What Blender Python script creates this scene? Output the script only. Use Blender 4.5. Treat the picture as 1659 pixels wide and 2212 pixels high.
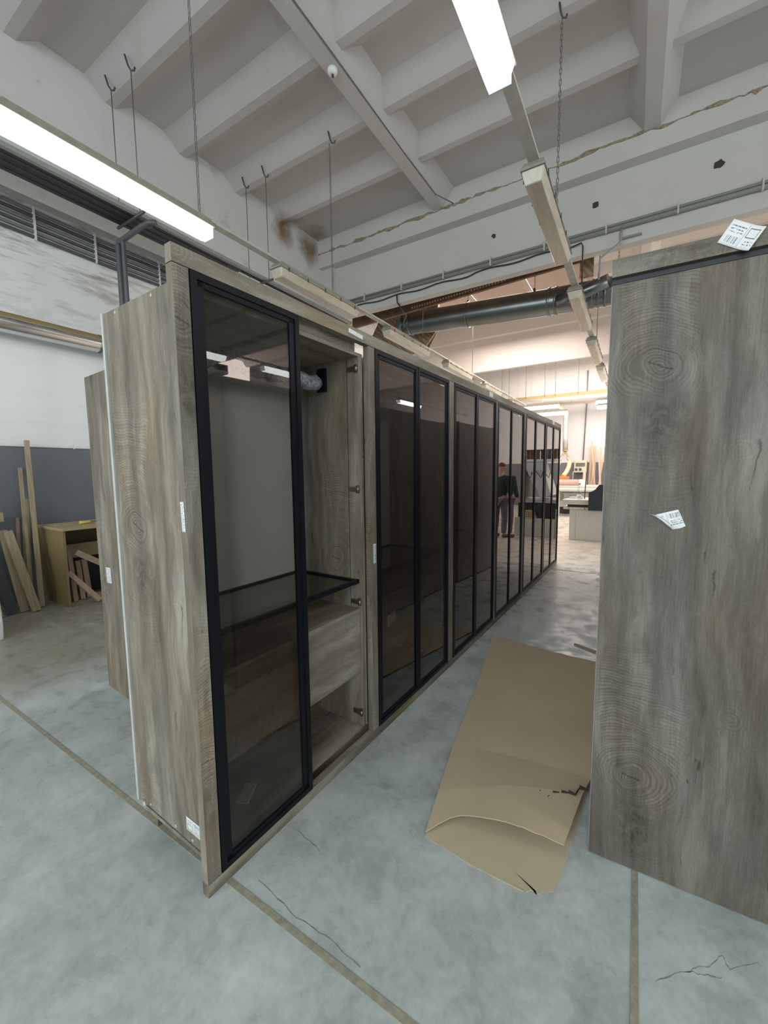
import bpy, bmesh, math, random
from mathutils import Vector, Matrix
random.seed(7)
for o in list(bpy.data.objects): bpy.data.objects.remove(o)
SC = bpy.context.scene
COL = SC.collection

# ------------------------------------------------------------------ camera
YAW, PITCH, ROLL, FPX = -0.553386022, 0.0988916422, 0.0106670957, 875.63255
CAM_H = 1.6
def cam_axes():
    cy, sy = math.cos(YAW), math.sin(YAW); cp, sp = math.cos(PITCH), math.sin(PITCH)
    f = Vector((sy*cp, cy*cp, -sp)); r = Vector((cy, -sy, 0)); d = f.cross(r)
    cr, sr = math.cos(ROLL), math.sin(ROLL)
    return cr*r+sr*d, -sr*r+cr*d, f
r_, d_, f_ = cam_axes()
cam = bpy.data.cameras.new('camera'); cam_o = bpy.data.objects.new('camera', cam); COL.objects.link(cam_o)
cam.sensor_fit = 'HORIZONTAL'; cam.sensor_width = 36; cam.lens = FPX/1659*36
cam.clip_start = 0.02; cam.clip_end = 100
m = Matrix(((r_.x, -d_.x, -f_.x, 0), (r_.y, -d_.y, -f_.y, 0), (r_.z, -d_.z, -f_.z, CAM_H), (0, 0, 0, 1)))
cam_o.matrix_world = m
SC.camera = cam_o

# ------------------------------------------------------------------ world, lights, exposure
SC.view_settings.view_transform = 'Standard'; SC.view_settings.look = 'None'
SC.view_settings.gamma = 1; SC.view_settings.use_curve_mapping = False
SC.view_settings.exposure = 0.0
w = bpy.data.worlds.new('world'); SC.world = w; w.use_nodes = True
w.node_tree.nodes['Background'].inputs[0].default_value = (0.80, 0.90, 1.0, 1)
w.node_tree.nodes['Background'].inputs[1].default_value = 0.6
def area(name, loc, aim, sx, sy, power, color):
    l = bpy.data.lights.new(name, 'AREA'); l.shape = 'RECTANGLE'; l.size = sx; l.size_y = sy; l.energy = power; l.color = color
    o = bpy.data.objects.new(name, l); COL.objects.link(o); o.location = loc
    o.rotation_euler = (Vector(aim)-Vector(loc)).to_track_quat('-Z', 'Z').to_euler()
    return o
# daylight entering by the windows behind the camera and in the right hand wall, and by the second bay skylight; the third bay overhead light is added
area('window_light_rear', (-1.0, -5.8, 3.3), (-1.0, 3.0, 1.5), 11.0, 3.2, 300, (0.88, 0.97, 1.0))
area('window_light_right', (12.7, 0.6, 3.4), (0, 1.5, 1.6), 9.0, 2.6, 430, (0.88, 0.97, 1.0))
area('window_light_right', (12.7, 10.0, 3.6), (-2, 11.0, 1.5), 9.0, 3.0, 760, (1.0, 0.90, 0.84))
area('far_bay_light', (-3.0, 10.5, 5.5), (-3.0, 10.5, 0), 3.0, 3.2, 300, (1.0, 0.88, 0.80))
area('far_bay_light', (-1.0, 15.8, 5.9), (-1.0, 15.8, 0), 7.0, 4.0, 520, (1.0, 0.91, 0.86))  # added overhead light to brighten the third bay

# ------------------------------------------------------------------ material helpers
class NT:
    def __init__(s, name):
        s.m = bpy.data.materials.new(name); s.m.use_nodes = True; s.t = s.m.node_tree; s.n = s.t.nodes; s.l = s.t.links
        s.p = s.n['Principled BSDF']; s.out = s.n['Material Output']
    def node(s, typ, ins=None, **kw):
        n = s.n.new(typ)
        for k, v in kw.items(): setattr(n, k, v)
        for k, v in (ins or {}).items(): s.put(n, k, v)
        return n
    def put(s, n, k, v):
        sock = n.inputs[k]
        if hasattr(v, 'is_linked') or isinstance(v, bpy.types.NodeSocket): s.l.new(v, sock)
        else: sock.default_value = v
    def math(s, op, a, b=0.0, c=0.0, clamp=False):
        n = s.node('ShaderNodeMath', {0: a, 1: b, 2: c}, operation=op); n.use_clamp = clamp; return n.outputs[0]
    def coord(s, kind='Object'): return s.node('ShaderNodeTexCoord').outputs[kind]
    def map(s, vec, scale=(1, 1, 1), loc=(0, 0, 0), rot=(0, 0, 0)):
        return s.node('ShaderNodeMapping', {'Vector': vec, 'Scale': scale, 'Location': loc, 'Rotation': rot}).outputs[0]
    def noise(s, vec, scale, detail=4, rough=0.55, dist=0.0, out='Fac'):
        return s.node('ShaderNodeTexNoise', {'Vector': vec, 'Scale': scale, 'Detail': detail, 'Roughness': rough, 'Distortion': dist}).outputs[out]
    def ramp(s, fac, stops, interp='LINEAR'):
        n = s.node('ShaderNodeValToRGB', {'Fac': fac}); cr = n.color_ramp; cr.interpolation = interp
        while len(cr.elements) < len(stops): cr.elements.new(0.5)
        for e, (p, c) in zip(cr.elements, stops):
            e.position = p; e.color = (*c, 1) if len(c) == 3 else c
        return n.outputs[0]
    def mix(s, fac, a, b, mode='MIX'):
        n = s.node('ShaderNodeMix', data_type='RGBA', blend_type=mode)
        s.put(n, 0, fac); s.put(n, 6, a if not isinstance(a, tuple) else (*a, 1)[:4]); s.put(n, 7, b if not isinstance(b, tuple) else (*b, 1)[:4])
        return n.outputs[2]
    def bump(s, h, strength=0.2, dist=0.01):
        s.put(s.p, 'Normal', s.node('ShaderNodeBump', {'Height': h, 'Strength': strength, 'Distance': dist}).outputs[0])
    def set(s, **kw):
        for k, v in kw.items(): s.put(s.p, k.replace('_', ' '), (*v, 1) if isinstance(v, tuple) and len(v) == 3 else v)
        return s.m
def plain(name, col, rough=0.6, metal=0.0, var=0.08, scale=14, spec=0.5):
    t = NT(name); v = t.coord()
    f = t.noise(v, scale, 5)
    a = tuple(max(0, c*(1-var)) for c in col); b = tuple(min(1, c*(1+var)) for c in col)
    t.set(Base_Color=t.ramp(f, [(0.3, a), (0.7, b)]), Roughness=rough, Metallic=metal)
    t.p.inputs['Specular IOR Level'].default_value = spec
    return t.m
def emit(name, col, st):
    t = NT(name); t.set(Base_Color=(0.8, 0.8, 0.8), Emission_Color=col, Emission_Strength=st); return t.m

def wood_laminate(name, dark, mid, light, amp=1.0):
    """printed oak: straight fibre, lanes of knots with arcs stacked above them; UV in metres, v along the grain"""
    t = NT(name); uv = t.coord('UV'); sm = lambda x, a, b: t.node('ShaderNodeMapRange', {0: x, 1: a, 2: b, 3: 0.0, 4: 1.0}, interpolation_type='SMOOTHSTEP').outputs[0]
    n1 = t.noise(t.map(uv, (1.6, 0.8, 1)), 2.2, 2, 0.5, out='Color')
    dis = t.node('ShaderNodeVectorMath', {0: n1, 1: (0.5, 0.5, 0.5)}, operation='SUBTRACT').outputs[0]
    dis = t.node('ShaderNodeVectorMath', {0: dis, 'Scale': 0.16}, operation='SCALE').outputs[0]
    n2 = t.noise(uv, 16, 3, 0.6, out='Color')
    d2 = t.node('ShaderNodeVectorMath', {0: n2, 1: (0.5, 0.5, 0.5)}, operation='SUBTRACT').outputs[0]
    d2 = t.node('ShaderNodeVectorMath', {0: d2, 'Scale': 0.020}, operation='SCALE').outputs[0]
    wu = t.node('ShaderNodeVectorMath', {0: t.node('ShaderNodeVectorMath', {0: uv, 1: dis}, operation='ADD').outputs[0], 1: d2}, operation='ADD').outputs[0]
    sep = t.node('ShaderNodeSeparateXYZ', {0: wu}); U, V_ = sep.outputs[0], sep.outputs[1]
    def lane(per, off, vper, cen):
        q = t.math('ADD', t.math('DIVIDE', U, per), off)
        idn = t.math('FLOOR', q); d = t.math('MULTIPLY', t.math('SUBTRACT', t.math('FRACT', q), 0.5), per)
        dv = t.math('MULTIPLY', t.math('SUBTRACT', t.math('FRACT', t.math('ADD', t.math('DIVIDE', V_, vper), t.math('MULTIPLY', idn, 0.37))), cen), vper)
        r = t.math('SQRT', t.math('ADD', t.math('MULTIPLY', d, d), t.math('MULTIPLY', dv, dv)))
        return d, dv, r
    d, dv, r = lane(0.62, 0.266, 1.56, 0.42)
    ring = t.math('MULTIPLY_ADD', t.math('SINE', t.math('MULTIPLY', t.math('ADD', r, t.math('MULTIPLY', t.noise(uv, 5, 2), 0.03)), 520.0)), 0.5, 0.5)
    ring2 = t.math('MULTIPLY_ADD', t.math('SINE', t.math('MULTIPLY', r, 140.0)), 0.5, 0.5)
    ad = t.math('ABSOLUTE', d)
    lat = t.math('SUBTRACT', 1.0, sm(ad, 0.10, 0.15))
    up = t.math('MULTIPLY', sm(dv, -0.14, -0.06), t.math('SUBTRACT', 1.0, sm(dv, 0.38, 0.62)))
    dn = t.math('MULTIPLY', t.math('MULTIPLY', sm(dv, -0.62, -0.48), t.math('SUBTRACT', 1.0, sm(dv, -0.30, -0.22))), 0.35)
    rm = t.math('MULTIPLY', lat, t.math('ADD', up, dn))
    rm = t.math('MULTIPLY', rm, sm(t.noise(uv, 7, 3), 0.30, 0.52))
    rings = t.math('MULTIPLY', t.math('ADD', t.math('MULTIPLY', t.math('MULTIPLY', t.math('SUBTRACT', ring, 0.40), 0.20), t.noise(t.map(uv, (1, 2.2, 1)), 11, 3, 0.6)), t.math('MULTIPLY', t.math('SUBTRACT', ring2, 0.5), 0.05)), rm)
    kn = t.math('SUBTRACT', 1.0, sm(t.math('ABSOLUTE', t.math('SUBTRACT', r, 0.062)), 0.0, 0.006))
    slit = t.math('MULTIPLY', t.math('SUBTRACT', 1.0, sm(t.math('ABSOLUTE', t.math('ADD', dv, t.math('MULTIPLY', d, 0.25))), 0.001, 0.006)), t.math('SUBTRACT', 1.0, sm(ad, 0.030, 0.045)))
    bd = t.math('SQRT', t.math('ADD', t.math('MULTIPLY', t.math('SUBTRACT', d, 0.02), t.math('SUBTRACT', d, 0.02)), t.math('MULTIPLY', t.math('POWER', t.math('ABSOLUTE', t.math('ADD', dv, 0.20)), 2.0), 0.5)))
    burl = t.math('MULTIPLY', t.math('SUBTRACT', 1.0, sm(bd, 0.02, 0.12)), sm(t.noise(uv, 22, 5, 0.7, 1.0), 0.36, 0.62))
    e, ev, er = lane(0.62, 0.83, 0.47, 0.5)
    small = t.math('MULTIPLY', t.math('MULTIPLY', t.math('SUBTRACT', 1.0, sm(er, 0.02, 0.085)), 0.5), t.math('SUBTRACT', t.math('MULTIPLY_ADD', t.math('SINE', t.math('MULTIPLY', er, 420.0)), 0.5, 0.5), 0.6))
    small = t.math('MULTIPLY', small, sm(t.noise(uv, 2.6, 1), 0.46, 0.56))
    fibre = t.noise(t.map(uv, (1, 0.022, 1)), 170, 4, 0.75)
    fine = t.noise(t.map(uv, (1, 0.30, 1)), 230, 3, 0.7)
    streak = t.noise(t.map(wu, (1, 0.085, 1)), 15, 5, 0.62)
    broad = t.noise(t.map(wu, (1, 0.20, 1)), 4.2, 3, 0.55)
    v = t.math('ADD', t.math('MULTIPLY', fibre, 0.26), t.math('MULTIPLY', fine, 0.20))
    v = t.math('ADD', v, t.math('MULTIPLY', streak, 0.62))
    v = t.math('ADD', v, t.math('MULTIPLY', broad, 0.48))
    v = t.math('ADD', v, t.math('MULTIPLY', rings, amp))
    v = t.math('SUBTRACT', v, t.math('MULTIPLY', t.math('MAXIMUM', t.math('MULTIPLY', kn, 0.7), slit), 0.16))
    v = t.math('SUBTRACT', v, t.math('MULTIPLY', burl, 0.12))
    v = t.math('ADD', v, t.math('MULTIPLY', small, 0.13))
    crack = t.math('SUBTRACT', 1.0, sm(t.noise(t.map(wu, (1, 0.10, 1)), 34, 2, 0.45, 0.5), 0.23, 0.29))
    v = t.math('SUBTRACT', v, t.math('MULTIPLY', crack, 0.20))
    c = t.ramp(v, [(0.54, dark), (0.77, mid), (1.0, light)])
    hue = t.noise(t.map(wu, (1.4, 0.35, 1)), 3.4, 2)
    c = t.mix(sm(hue, 0.48, 0.70), c, (0.97, 0.88, 0.78), 'MULTIPLY')
    c = t.mix(sm(hue, 0.44, 0.30), c, (0.95, 1.0, 1.06), 'MULTIPLY')
    t.set(Base_Color=c, Roughness=0.55); t.p.inputs['Specular IOR Level'].default_value = 0.3
    t.bump(v, 0.12, 0.003)
    return t.m
M = {}
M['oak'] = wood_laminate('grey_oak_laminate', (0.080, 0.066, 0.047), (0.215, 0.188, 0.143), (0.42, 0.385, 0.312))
M['oak_shaded'] = wood_laminate('shaded_grey_oak_laminate', (0.052, 0.045, 0.034), (0.140, 0.127, 0.103), (0.27, 0.255, 0.215))  # same laminate as oak, with the right row's shade put into the colour

def smoked(name, tint, f0, rough=0.0, gtint=(0.9, 0.88, 0.86)):
    t = NT(name); t.n.remove(t.p)
    lw = t.node('ShaderNodeLayerWeight', {'Blend': 0.5}).outputs['Facing']
    p5 = t.math('POWER', lw, 3.7)
    fac = t.math('MULTIPLY_ADD', p5, 1-f0, f0, clamp=True)
    tr = t.node('ShaderNodeBsdfTransparent', {'Color': (*tint, 1)})
    gl = t.node('ShaderNodeBsdfGlossy', {'Color': (*gtint, 1), 'Roughness': rough})
    mx = t.node('ShaderNodeMixShader', {0: fac}); t.l.new(tr.outputs[0], mx.inputs[1]); t.l.new(gl.outputs[0], mx.inputs[2])
    t.l.new(mx.outputs[0], t.out.inputs[0]); return t.m
M['smoked_glass'] = smoked('smoked_door_glass', (0.66, 0.64, 0.61), 0.042)
M['shelf_glass'] = smoked('smoked_shelf_glass', (0.60, 0.58, 0.54), 0.05)
t = NT('bubble_wrap'); wv = t.coord(); wn = t.noise(wv, 55, 4, 0.7)
t.set(Base_Color=t.ramp(wn, [(0.35, (0.09, 0.10, 0.11)), (0.65, (0.42, 0.43, 0.45))]), Roughness=0.18); t.bump(wn, 0.9, 0.01); M['wrap'] = t.m
M['pet'] = smoked('clear_bottle_plastic', (0.93, 0.95, 0.96), 0.12, 0.02, (0.95, 0.97, 1))
M['black_metal'] = plain('black_anodised_aluminium', (0.008, 0.009, 0.012), 0.36, 0.0, 0.05, 14, 0.13)
M['hdf'] = plain('light_grey_back_board', (0.80, 0.80, 0.77), 0.5, 0, 0.03, 6)
M['hdf_row'] = plain('dimmed_grey_back_board', (0.42, 0.38, 0.38), 0.5, 0, 0.03, 6)  # same grey back board, shade put into its colour to dim its mirror image
M['hdf_edge'] = plain('white_back_board_edge', (0.52, 0.52, 0.49), 0.6)
M['chrome'] = plain('hinge_metal', (0.25, 0.22, 0.18), 0.3, 0.9)
M['label'] = None

def label_material():
    t = NT('printed_label_paper'); uv = t.coord('UV')
    sep = t.node('ShaderNodeSeparateXYZ', {0: uv}); x, y = sep.outputs[0], sep.outputs[1]
    def box(x0, x1, y0, y1):
        a = t.math('MULTIPLY', t.math('GREATER_THAN', x, x0), t.math('LESS_THAN', x, x1))
        b = t.math('MULTIPLY', t.math('GREATER_THAN', y, y0), t.math('LESS_THAN', y, y1))
        return t.math('MULTIPLY', a, b)
    bars = t.math('GREATER_THAN', t.node('ShaderNodeTexWhiteNoise', {'W': t.math('FLOOR', t.math('MULTIPLY', x, 75))}, noise_dimensions='1D').outputs[0], 0.5)
    ink = t.math('MULTIPLY', bars, box(0.50, 0.90, 0.60, 0.88))
    words = t.math('GREATER_THAN', t.node('ShaderNodeTexWhiteNoise', {'Vector': t.node('ShaderNodeVectorMath', {0: t.map(uv, (46, 22, 1))}, operation='FLOOR').outputs[0]}, noise_dimensions='2D').outputs[0], 0.45)
    rows = t.math('GREATER_THAN', t.math('FRACT', t.math('MULTIPLY', y, 8.5)), 0.55)
    tx = t.math('MULTIPLY', words, rows)
    ink = t.math('MAXIMUM', ink, t.math('MULTIPLY', tx, box(0.50, 0.92, 0.12, 0.52)))
    ink = t.math('MAXIMUM', ink, t.math('MULTIPLY', tx, box(0.06, 0.34, 0.60, 0.9)))
    fr = t.math('SUBTRACT', box(0.08, 0.40, 0.14, 0.54), box(0.10, 0.38, 0.18, 0.50))
    ink = t.math('MAXIMUM', ink, fr)
    ink = t.math('MAXIMUM', ink, t.math('SUBTRACT', box(0.45, 0.46, 0.05, 0.95), 0))
    t.set(Base_Color=t.mix(t.math('MULTIPLY', ink, 0.85), (0.78, 0.80, 0.80), (0.04, 0.04, 0.05)), Roughness=0.45)
    return t.m
M['label'] = label_material()
M['label_back'] = plain('label_paper_underside', (0.74, 0.78, 0.80), 0.5)
M['ink'] = plain('printed_ink', (0.03, 0.03, 0.035), 0.5)

def concrete():
    t = NT('polished_concrete'); v = t.coord()
    a = t.noise(v, 0.9, 5, 0.6); b = t.noise(v, 4.5, 8, 0.65, 0.3); c = t.noise(v, 60, 4, 0.6)
    fac = t.math('ADD', t.math('MULTIPLY', a, 0.30), t.math('ADD', t.math('MULTIPLY', b, 0.45), t.math('MULTIPLY', t.noise(v, 26, 6, 0.75), 0.25)))
    col = t.ramp(fac, [(0.36, (0.285, 0.318, 0.305)), (0.50, (0.43, 0.475, 0.458)), (0.63, (0.58, 0.625, 0.605))])
    marks = t.ramp(t.noise(t.map(v, (1.0, 1.9, 1), rot=(0, 0, 0.6)), 13, 7, 0.75, 1.0), [(0.30, (1, 1, 1)), (0.37, (0, 0, 0))])
    col = t.mix(t.math('MULTIPLY', marks, 0.15), col, (0.20, 0.21, 0.20))
    scr = t.ramp(t.noise(t.map(v, (0.5, 9, 1), rot=(0, 0, 0.5)), 2.4, 5, 0.6, 0.8), [(0.30, (1, 1, 1)), (0.325, (0, 0, 0))])
    col = t.mix(t.math('MULTIPLY', scr, 0.10), col, (0.2, 0.21, 0.2))
    sep = t.node('ShaderNodeSeparateXYZ', {0: v}); X, Y = sep.outputs[0], sep.outputs[1]
    # saw dust and trodden dirt: near the left wall and in the far bays
    wob = t.math('MULTIPLY', t.math('SUBTRACT', t.noise(v, 0.8, 4), 0.5), 2.4)
    dl = t.ramp(t.math('ADD', t.math('MULTIPLY', X, -1.0), wob), [(0.0, (0, 0, 0)), (1.0, (1, 1, 1))])
    dl = t.math('SUBTRACT', t.math('ADD', t.math('MULTIPLY', X, -1.0), wob), 3.3, clamp=True)
    df = t.math('MULTIPLY', t.math('SUBTRACT', t.math('ADD', Y, wob), 5.6), 0.35, clamp=True)
    mottl = t.ramp(t.noise(v, 6, 8, 0.75), [(0.25, (0.55, 0.55, 0.55)), (0.75, (1, 1, 1))])
    col = t.mix(t.math('MULTIPLY', t.math('MULTIPLY', dl, mottl), 0.95), col, (0.25, 0.225, 0.155))
    col = t.mix(t.math('MULTIPLY', t.math('MULTIPLY', df, mottl), 0.85), col, (0.60, 0.50, 0.41))
    # one dark trodden smear in front of the wardrobe corner
    t.set(Base_Color=col, Roughness=t.ramp(b, [(0.38, (0.16, 0.16, 0.16)), (0.60, (0.52, 0.52, 0.52))]))
    t.p.inputs['Specular IOR Level'].default_value = 0.45
    t.bump(b, 0.06, 0.01)
    return t.m
M['concrete'] = concrete()
M['crackline'] = plain('slab_crack', (0.20, 0.22, 0.21), 0.9)
M['joint'] = plain('sandy_joint_filler', (0.30, 0.285, 0.215), 0.9, 0, 0.25, 40)

def plaster(name, base, dirt, streak=(1, 1, 1), amt=0.35, sc=3.0, hard=False, stains=()):
    t = NT(name); v = t.coord()
    f = t.noise(v, 0.7, 4, 0.6); s = t.noise(t.map(v, streak), sc, 8, 0.7, 0.25)
    lo, hi = (0.30, 0.40) if hard else (0.28, 0.46)
    d = t.ramp(s, [(lo, (1, 1, 1)), (hi, (0, 0, 0))])
    col = t.ramp(f, [(0.3, tuple(x*0.93 for x in base)), (0.7, base)])
    col = t.mix(t.math('MULTIPLY', d, amt), col, dirt)
    for (px_, py_, pz_, rr) in stains:
        dd = t.node('ShaderNodeVectorMath', {0: t.node('ShaderNodeVectorMath', {0: v, 1: t.node('ShaderNodeVectorMath', {0: t.noise(v, 3.5, 5, 0.7, out='Color'), 'Scale': 0.45}, operation='SCALE').outputs[0]}, operation='ADD').outputs[0], 1: (px_+.22, py_+.22, pz_+.22)}, operation='DISTANCE').outputs['Value']
        k = t.math('SUBTRACT', 1.0, t.math('DIVIDE', dd, rr), clamp=True)
        col = t.mix(t.math('MULTIPLY', k, 1.3, clamp=True), col, (0.23, 0.165, 0.095))
    t.set(Base_Color=col, Roughness=0.85); t.p.inputs['Specular IOR Level'].default_value = 0.2
    t.bump(t.noise(v, 9, 6, 0.6), 0.25, 0.03)
    return t.m
M['ceiling'] = plaster('white_ceiling_paint', (0.54, 0.52, 0.50), (0.40, 0.365, 0.32), (1, 1, 1), 0.35, 1.1, stains=((-5.5, 6.45, 6.0, .42), (-5.5, 5.75, 6.0, .36), (-5.55, 5.0, 6.0, .22), (-5.6, 3.75, 5.98, .10)))
M['girder'] = plaster('white_girder_plaster', (0.62, 0.615, 0.60), (0.36, 0.30, 0.22), (1, 1, 1), 0.45, 2.4, True, stains=((-5.6, 6.4, 5.95, .36), (-5.6, 5.7, 5.95, .30)))
M['beam'] = plaster('white_beam_paint', (0.575, 0.560, 0.525), (0.47, 0.45, 0.40), (0.4, 1, 1), 0.30, 1.5)
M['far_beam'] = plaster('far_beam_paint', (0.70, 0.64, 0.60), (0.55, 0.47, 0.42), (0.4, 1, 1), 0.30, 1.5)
def wall_mat(name, upper, dado, z, streaks=True):
    t = NT(name); v = t.coord(); sep = t.node('ShaderNodeSeparateXYZ', {0: v})
    s = t.noise(t.map(v, (1, 0.16, 1)), 9, 7, 0.7, 0.3)
    hz = t.math('MULTIPLY', t.math('SUBTRACT', sep.outputs[2], 3.3), 0.8, clamp=True)
    d = t.math('MULTIPLY', t.math('MULTIPLY', t.ramp(s, [(0.34, (1, 1, 1)), (0.50, (0, 0, 0))]), 1.0 if streaks else 0.15), t.math('MULTIPLY_ADD', hz, 0.80, 0.05))
    up = t.mix(d, upper, (0.30, 0.24, 0.17))
    dk = t.ramp(t.noise(v, 1.5, 5), [(0.3, tuple(x*0.88 for x in dado)), (0.7, dado)])
    f = t.math('GREATER_THAN', sep.outputs[2], z)
    t.set(Base_Color=t.mix(f, dk, up), Roughness=0.75)
    t.bump(s, 0.3, 0.02)
    return t.m
M['wall_left'] = wall_mat('white_wall_grey_dado', (0.80, 0.825, 0.825), (0.165, 0.182, 0.205), 1.97)
M['wall_far'] = wall_mat('far_white_wall_grey_dado', (0.74, 0.71, 0.69), (0.20, 0.20, 0.22), 1.90, False)
M['pinkspeck'] = plaster('speckled_pink_board', (0.60, 0.46, 0.38), (0.32, 0.22, 0.16), (1, 1, 1), 0.8, 12, True)
def ply():
    t = NT('brown_plywood'); v = t.coord()
    w_ = t.node('ShaderNodeTexWave', {'Vector': t.map(v, (1, 1, 1)), 'Scale': 5.0, 'Distortion': 5.0, 'Detail': 2.0, 'Detail Scale': 0.8}, wave_type='BANDS', bands_direction='DIAGONAL').outputs[0]
    t.set(Base_Color=t.ramp(w_, [(0.2, (0.20, 0.125, 0.075)), (0.9, (0.31, 0.215, 0.14))]), Roughness=0.7); return t.m
M['ply'] = ply()
M['rust'] = plain('rust_brown_steel', (0.17, 0.095, 0.055), 0.7, 0.1, 0.3, 10)
def pine(name, a, b):
    t = NT(name); v = t.coord('UV')
    f = t.noise(t.map(v, (1, 0.05, 1)), 60, 4, 0.6)
    t.set(Base_Color=t.ramp(f, [(0.3, a), (0.7, b)]), Roughness=0.65); return t.m
M['pine'] = pine('raw_pine', (0.30, 0.24, 0.145), (0.46, 0.385, 0.25))
M['pine_pink'] = pine('planed_timber', (0.33, 0.235, 0.16), (0.47, 0.36, 0.26))
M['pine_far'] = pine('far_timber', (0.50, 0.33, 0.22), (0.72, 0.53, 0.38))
M['dark_board'] = plain('charcoal_board', (0.055, 0.055, 0.068), 0.5)
M['black_board'] = plain('black_board', (0.012, 0.012, 0.015), 0.5)
M['mdf'] = plain('brown_mdf', (0.255, 0.185, 0.085), 0.6, 0, 0.12, 20)
M['chip'] = plain('pale_chipboard', (0.40, 0.335, 0.20), 0.7, 0, 0.15, 40)
M['dust_top'] = plain('sawdust_crust', (0.33, 0.25, 0.12), 0.95, 0, 0.15)
def galv(name, dust=True, base=(0.62, 0.64, 0.63), rough=0.22):
    t = NT(name); g = t.node('ShaderNodeNewGeometry').outputs['Normal']
    nz = t.node('ShaderNodeSeparateXYZ', {0: g}).outputs[2]
    v = t.coord(); f = t.noise(v, 5, 4)
    k = t.ramp(t.math('ADD', nz, t.math('MULTIPLY', t.math('SUBTRACT', f, 0.5), 0.25)), [(0.20, (0, 0, 0)), (0.30, (1, 1, 1))])
    t.set(Base_Color=t.mix(k, base, (0.36, 0.27, 0.13)), Roughness=t.mix(k, (rough,)*3, (0.95,)*3), Metallic=t.mix(k, (0.95,)*3, (0, 0, 0)))
    return t.m
M['duct'] = galv('dusty_galvanised_duct')          # dust lies where the sheet faces upward
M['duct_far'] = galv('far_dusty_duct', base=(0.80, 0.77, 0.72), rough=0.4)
M['duct_dark'] = plain('galvanised_duct', (0.17, 0.19, 0.19), 0.30, 0.9, 0.12, 5)
M['fix_body'] = plain('dusty_luminaire_body', (0.31, 0.295, 0.235), 0.6, 0, 0.15)
M['rail'] = plain('cream_rail_paint', (0.52, 0.50, 0.44), 0.6, 0, 0.1)
t = NT('yellowed_diffuser'); t.set(Base_Color=t.ramp(t.noise(t.map(t.coord(), (3, 0.4, 1)), 6, 4), [(0.3, (0.46, 0.41, 0.31)), (0.7, (0.62, 0.57, 0.46))]), Roughness=0.22); M['diff_off'] = t.m
M['diff_on'] = emit('lit_diffuser', (0.88, 0.97, 1.0), 9.0)
M['diff_end'] = emit('diffuser_end', (0.88, 0.97, 0.98), 0.75)
M['steel'] = plain('dark_steel', (0.10, 0.10, 0.105), 0.5, 0.6)
M['wire'] = plain('grey_wire', (0.16, 0.16, 0.155), 0.6, 0.3)
M['tray'] = plain('dark_cable_sheath', (0.045, 0.048, 0.062), 0.5)
M['conduit'] = plain('grey_conduit', (0.20, 0.20, 0.205), 0.5)
M['conduit_dk'] = plain('dark_conduit', (0.09, 0.09, 0.10), 0.5)
M['beamtrunk'] = plain('grey_trunking', (0.27, 0.275, 0.25), 0.5)
M['whiteplastic'] = plain('white_plastic', (0.75, 0.76, 0.75), 0.4)
M['blackcable'] = plain('black_cable', (0.02, 0.02, 0.02), 0.5)
def cardboard(name, c):
    t = NT(name); v = t.coord()
    f = t.noise(v, 3, 5); g = t.noise(t.map(v, (1, 14, 1), rot=(0, 0, 0.25)), 18, 3)
    col = t.ramp(t.math('ADD', t.math('MULTIPLY', f, 0.7), t.math('MULTIPLY', g, 0.3)), [(0.3, tuple(x*0.86 for x in c)), (0.7, c)])
    cr = t.ramp(t.noise(t.map(v, (1, 3, 1)), 5, 5, 0.7, 0.6), [(0.25, (1, 1, 1)), (0.29, (0, 0, 0))])
    t.set(Base_Color=t.mix(t.math('MULTIPLY', cr, 0.3), col, (0.16, 0.12, 0.08)), Roughness=0.85)
    t.p.inputs['Specular IOR Level'].default_value = 0.15
    t.bump(g, 0.1, 0.004); return t.m
M['card'] = cardboard('brown_cardboard', (0.56, 0.455, 0.315))
M['card_in'] = cardboard('brown_cardboard_inside', (0.56, 0.475, 0.335))
M['cream'] = plain('cream_machine_paint', (0.62, 0.60, 0.53), 0.4, 0, 0.04)
M['creamdark'] = plain('machine_shadow_gap', (0.03, 0.03, 0.03), 0.5)
M['machine_grey'] = plain('light_grey_machine_paint', (0.50, 0.49, 0.49), 0.35, 0, 0.04)
M['guard'] = plain('dark_blue_grey_guard', (0.022, 0.028, 0.036), 0.45)
M['orange'] = plain('orange_plastic', (0.85, 0.20, 0.03), 0.4)
M['hose'] = plain('tan_flexible_hose', (0.72, 0.48, 0.26), 0.6)
M['pinkroll'] = plain('pink_sanding_belt', (0.55, 0.34, 0.29), 0.6)
M['strips'] = plain('brown_dust_curtain', (0.12, 0.07, 0.03), 0.6, 0, 0.5, 5)
M['panel_gold'] = plain('control_housing', (0.72, 0.66, 0.48), 0.4)
M['lcd'] = plain('control_display', (0.16, 0.155, 0.10), 0.3)
M['button'] = plain('blue_button', (0.06, 0.07, 0.16), 0.4)
M['skin'] = plain('skin', (0.62, 0.32, 0.24), 0.5, 0, 0.05)
M['hair'] = plain('cropped_reddish_hair', (0.22, 0.06, 0.06), 0.8, 0, 0.2, 60)
M['jacket'] = plain('dark_green_work_jacket', (0.022, 0.042, 0.032), 0.8, 0, 0.2)
M['trousers'] = plain('grey_work_trousers', (0.14, 0.13, 0.16), 0.8, 0, 0.2)
M['shoe'] = plain('brown_shoes', (0.14, 0.085, 0.05), 0.6)
M['windowpane'] = emit('daylit_window_pane', (0.90, 0.96, 1.0), 2.2)
M['winframe'] = plain('window_frame_paint', (0.40, 0.41, 0.42), 0.5)
M['hole'] = plain('broken_concrete', (0.05, 0.045, 0.04), 0.9)
M['sign_red'] = plain('red_plastic', (0.5, 0.06, 0.04), 0.5)
M['yellow'] = plain('yellow_tape', (0.65, 0.52, 0.10), 0.5)

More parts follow.
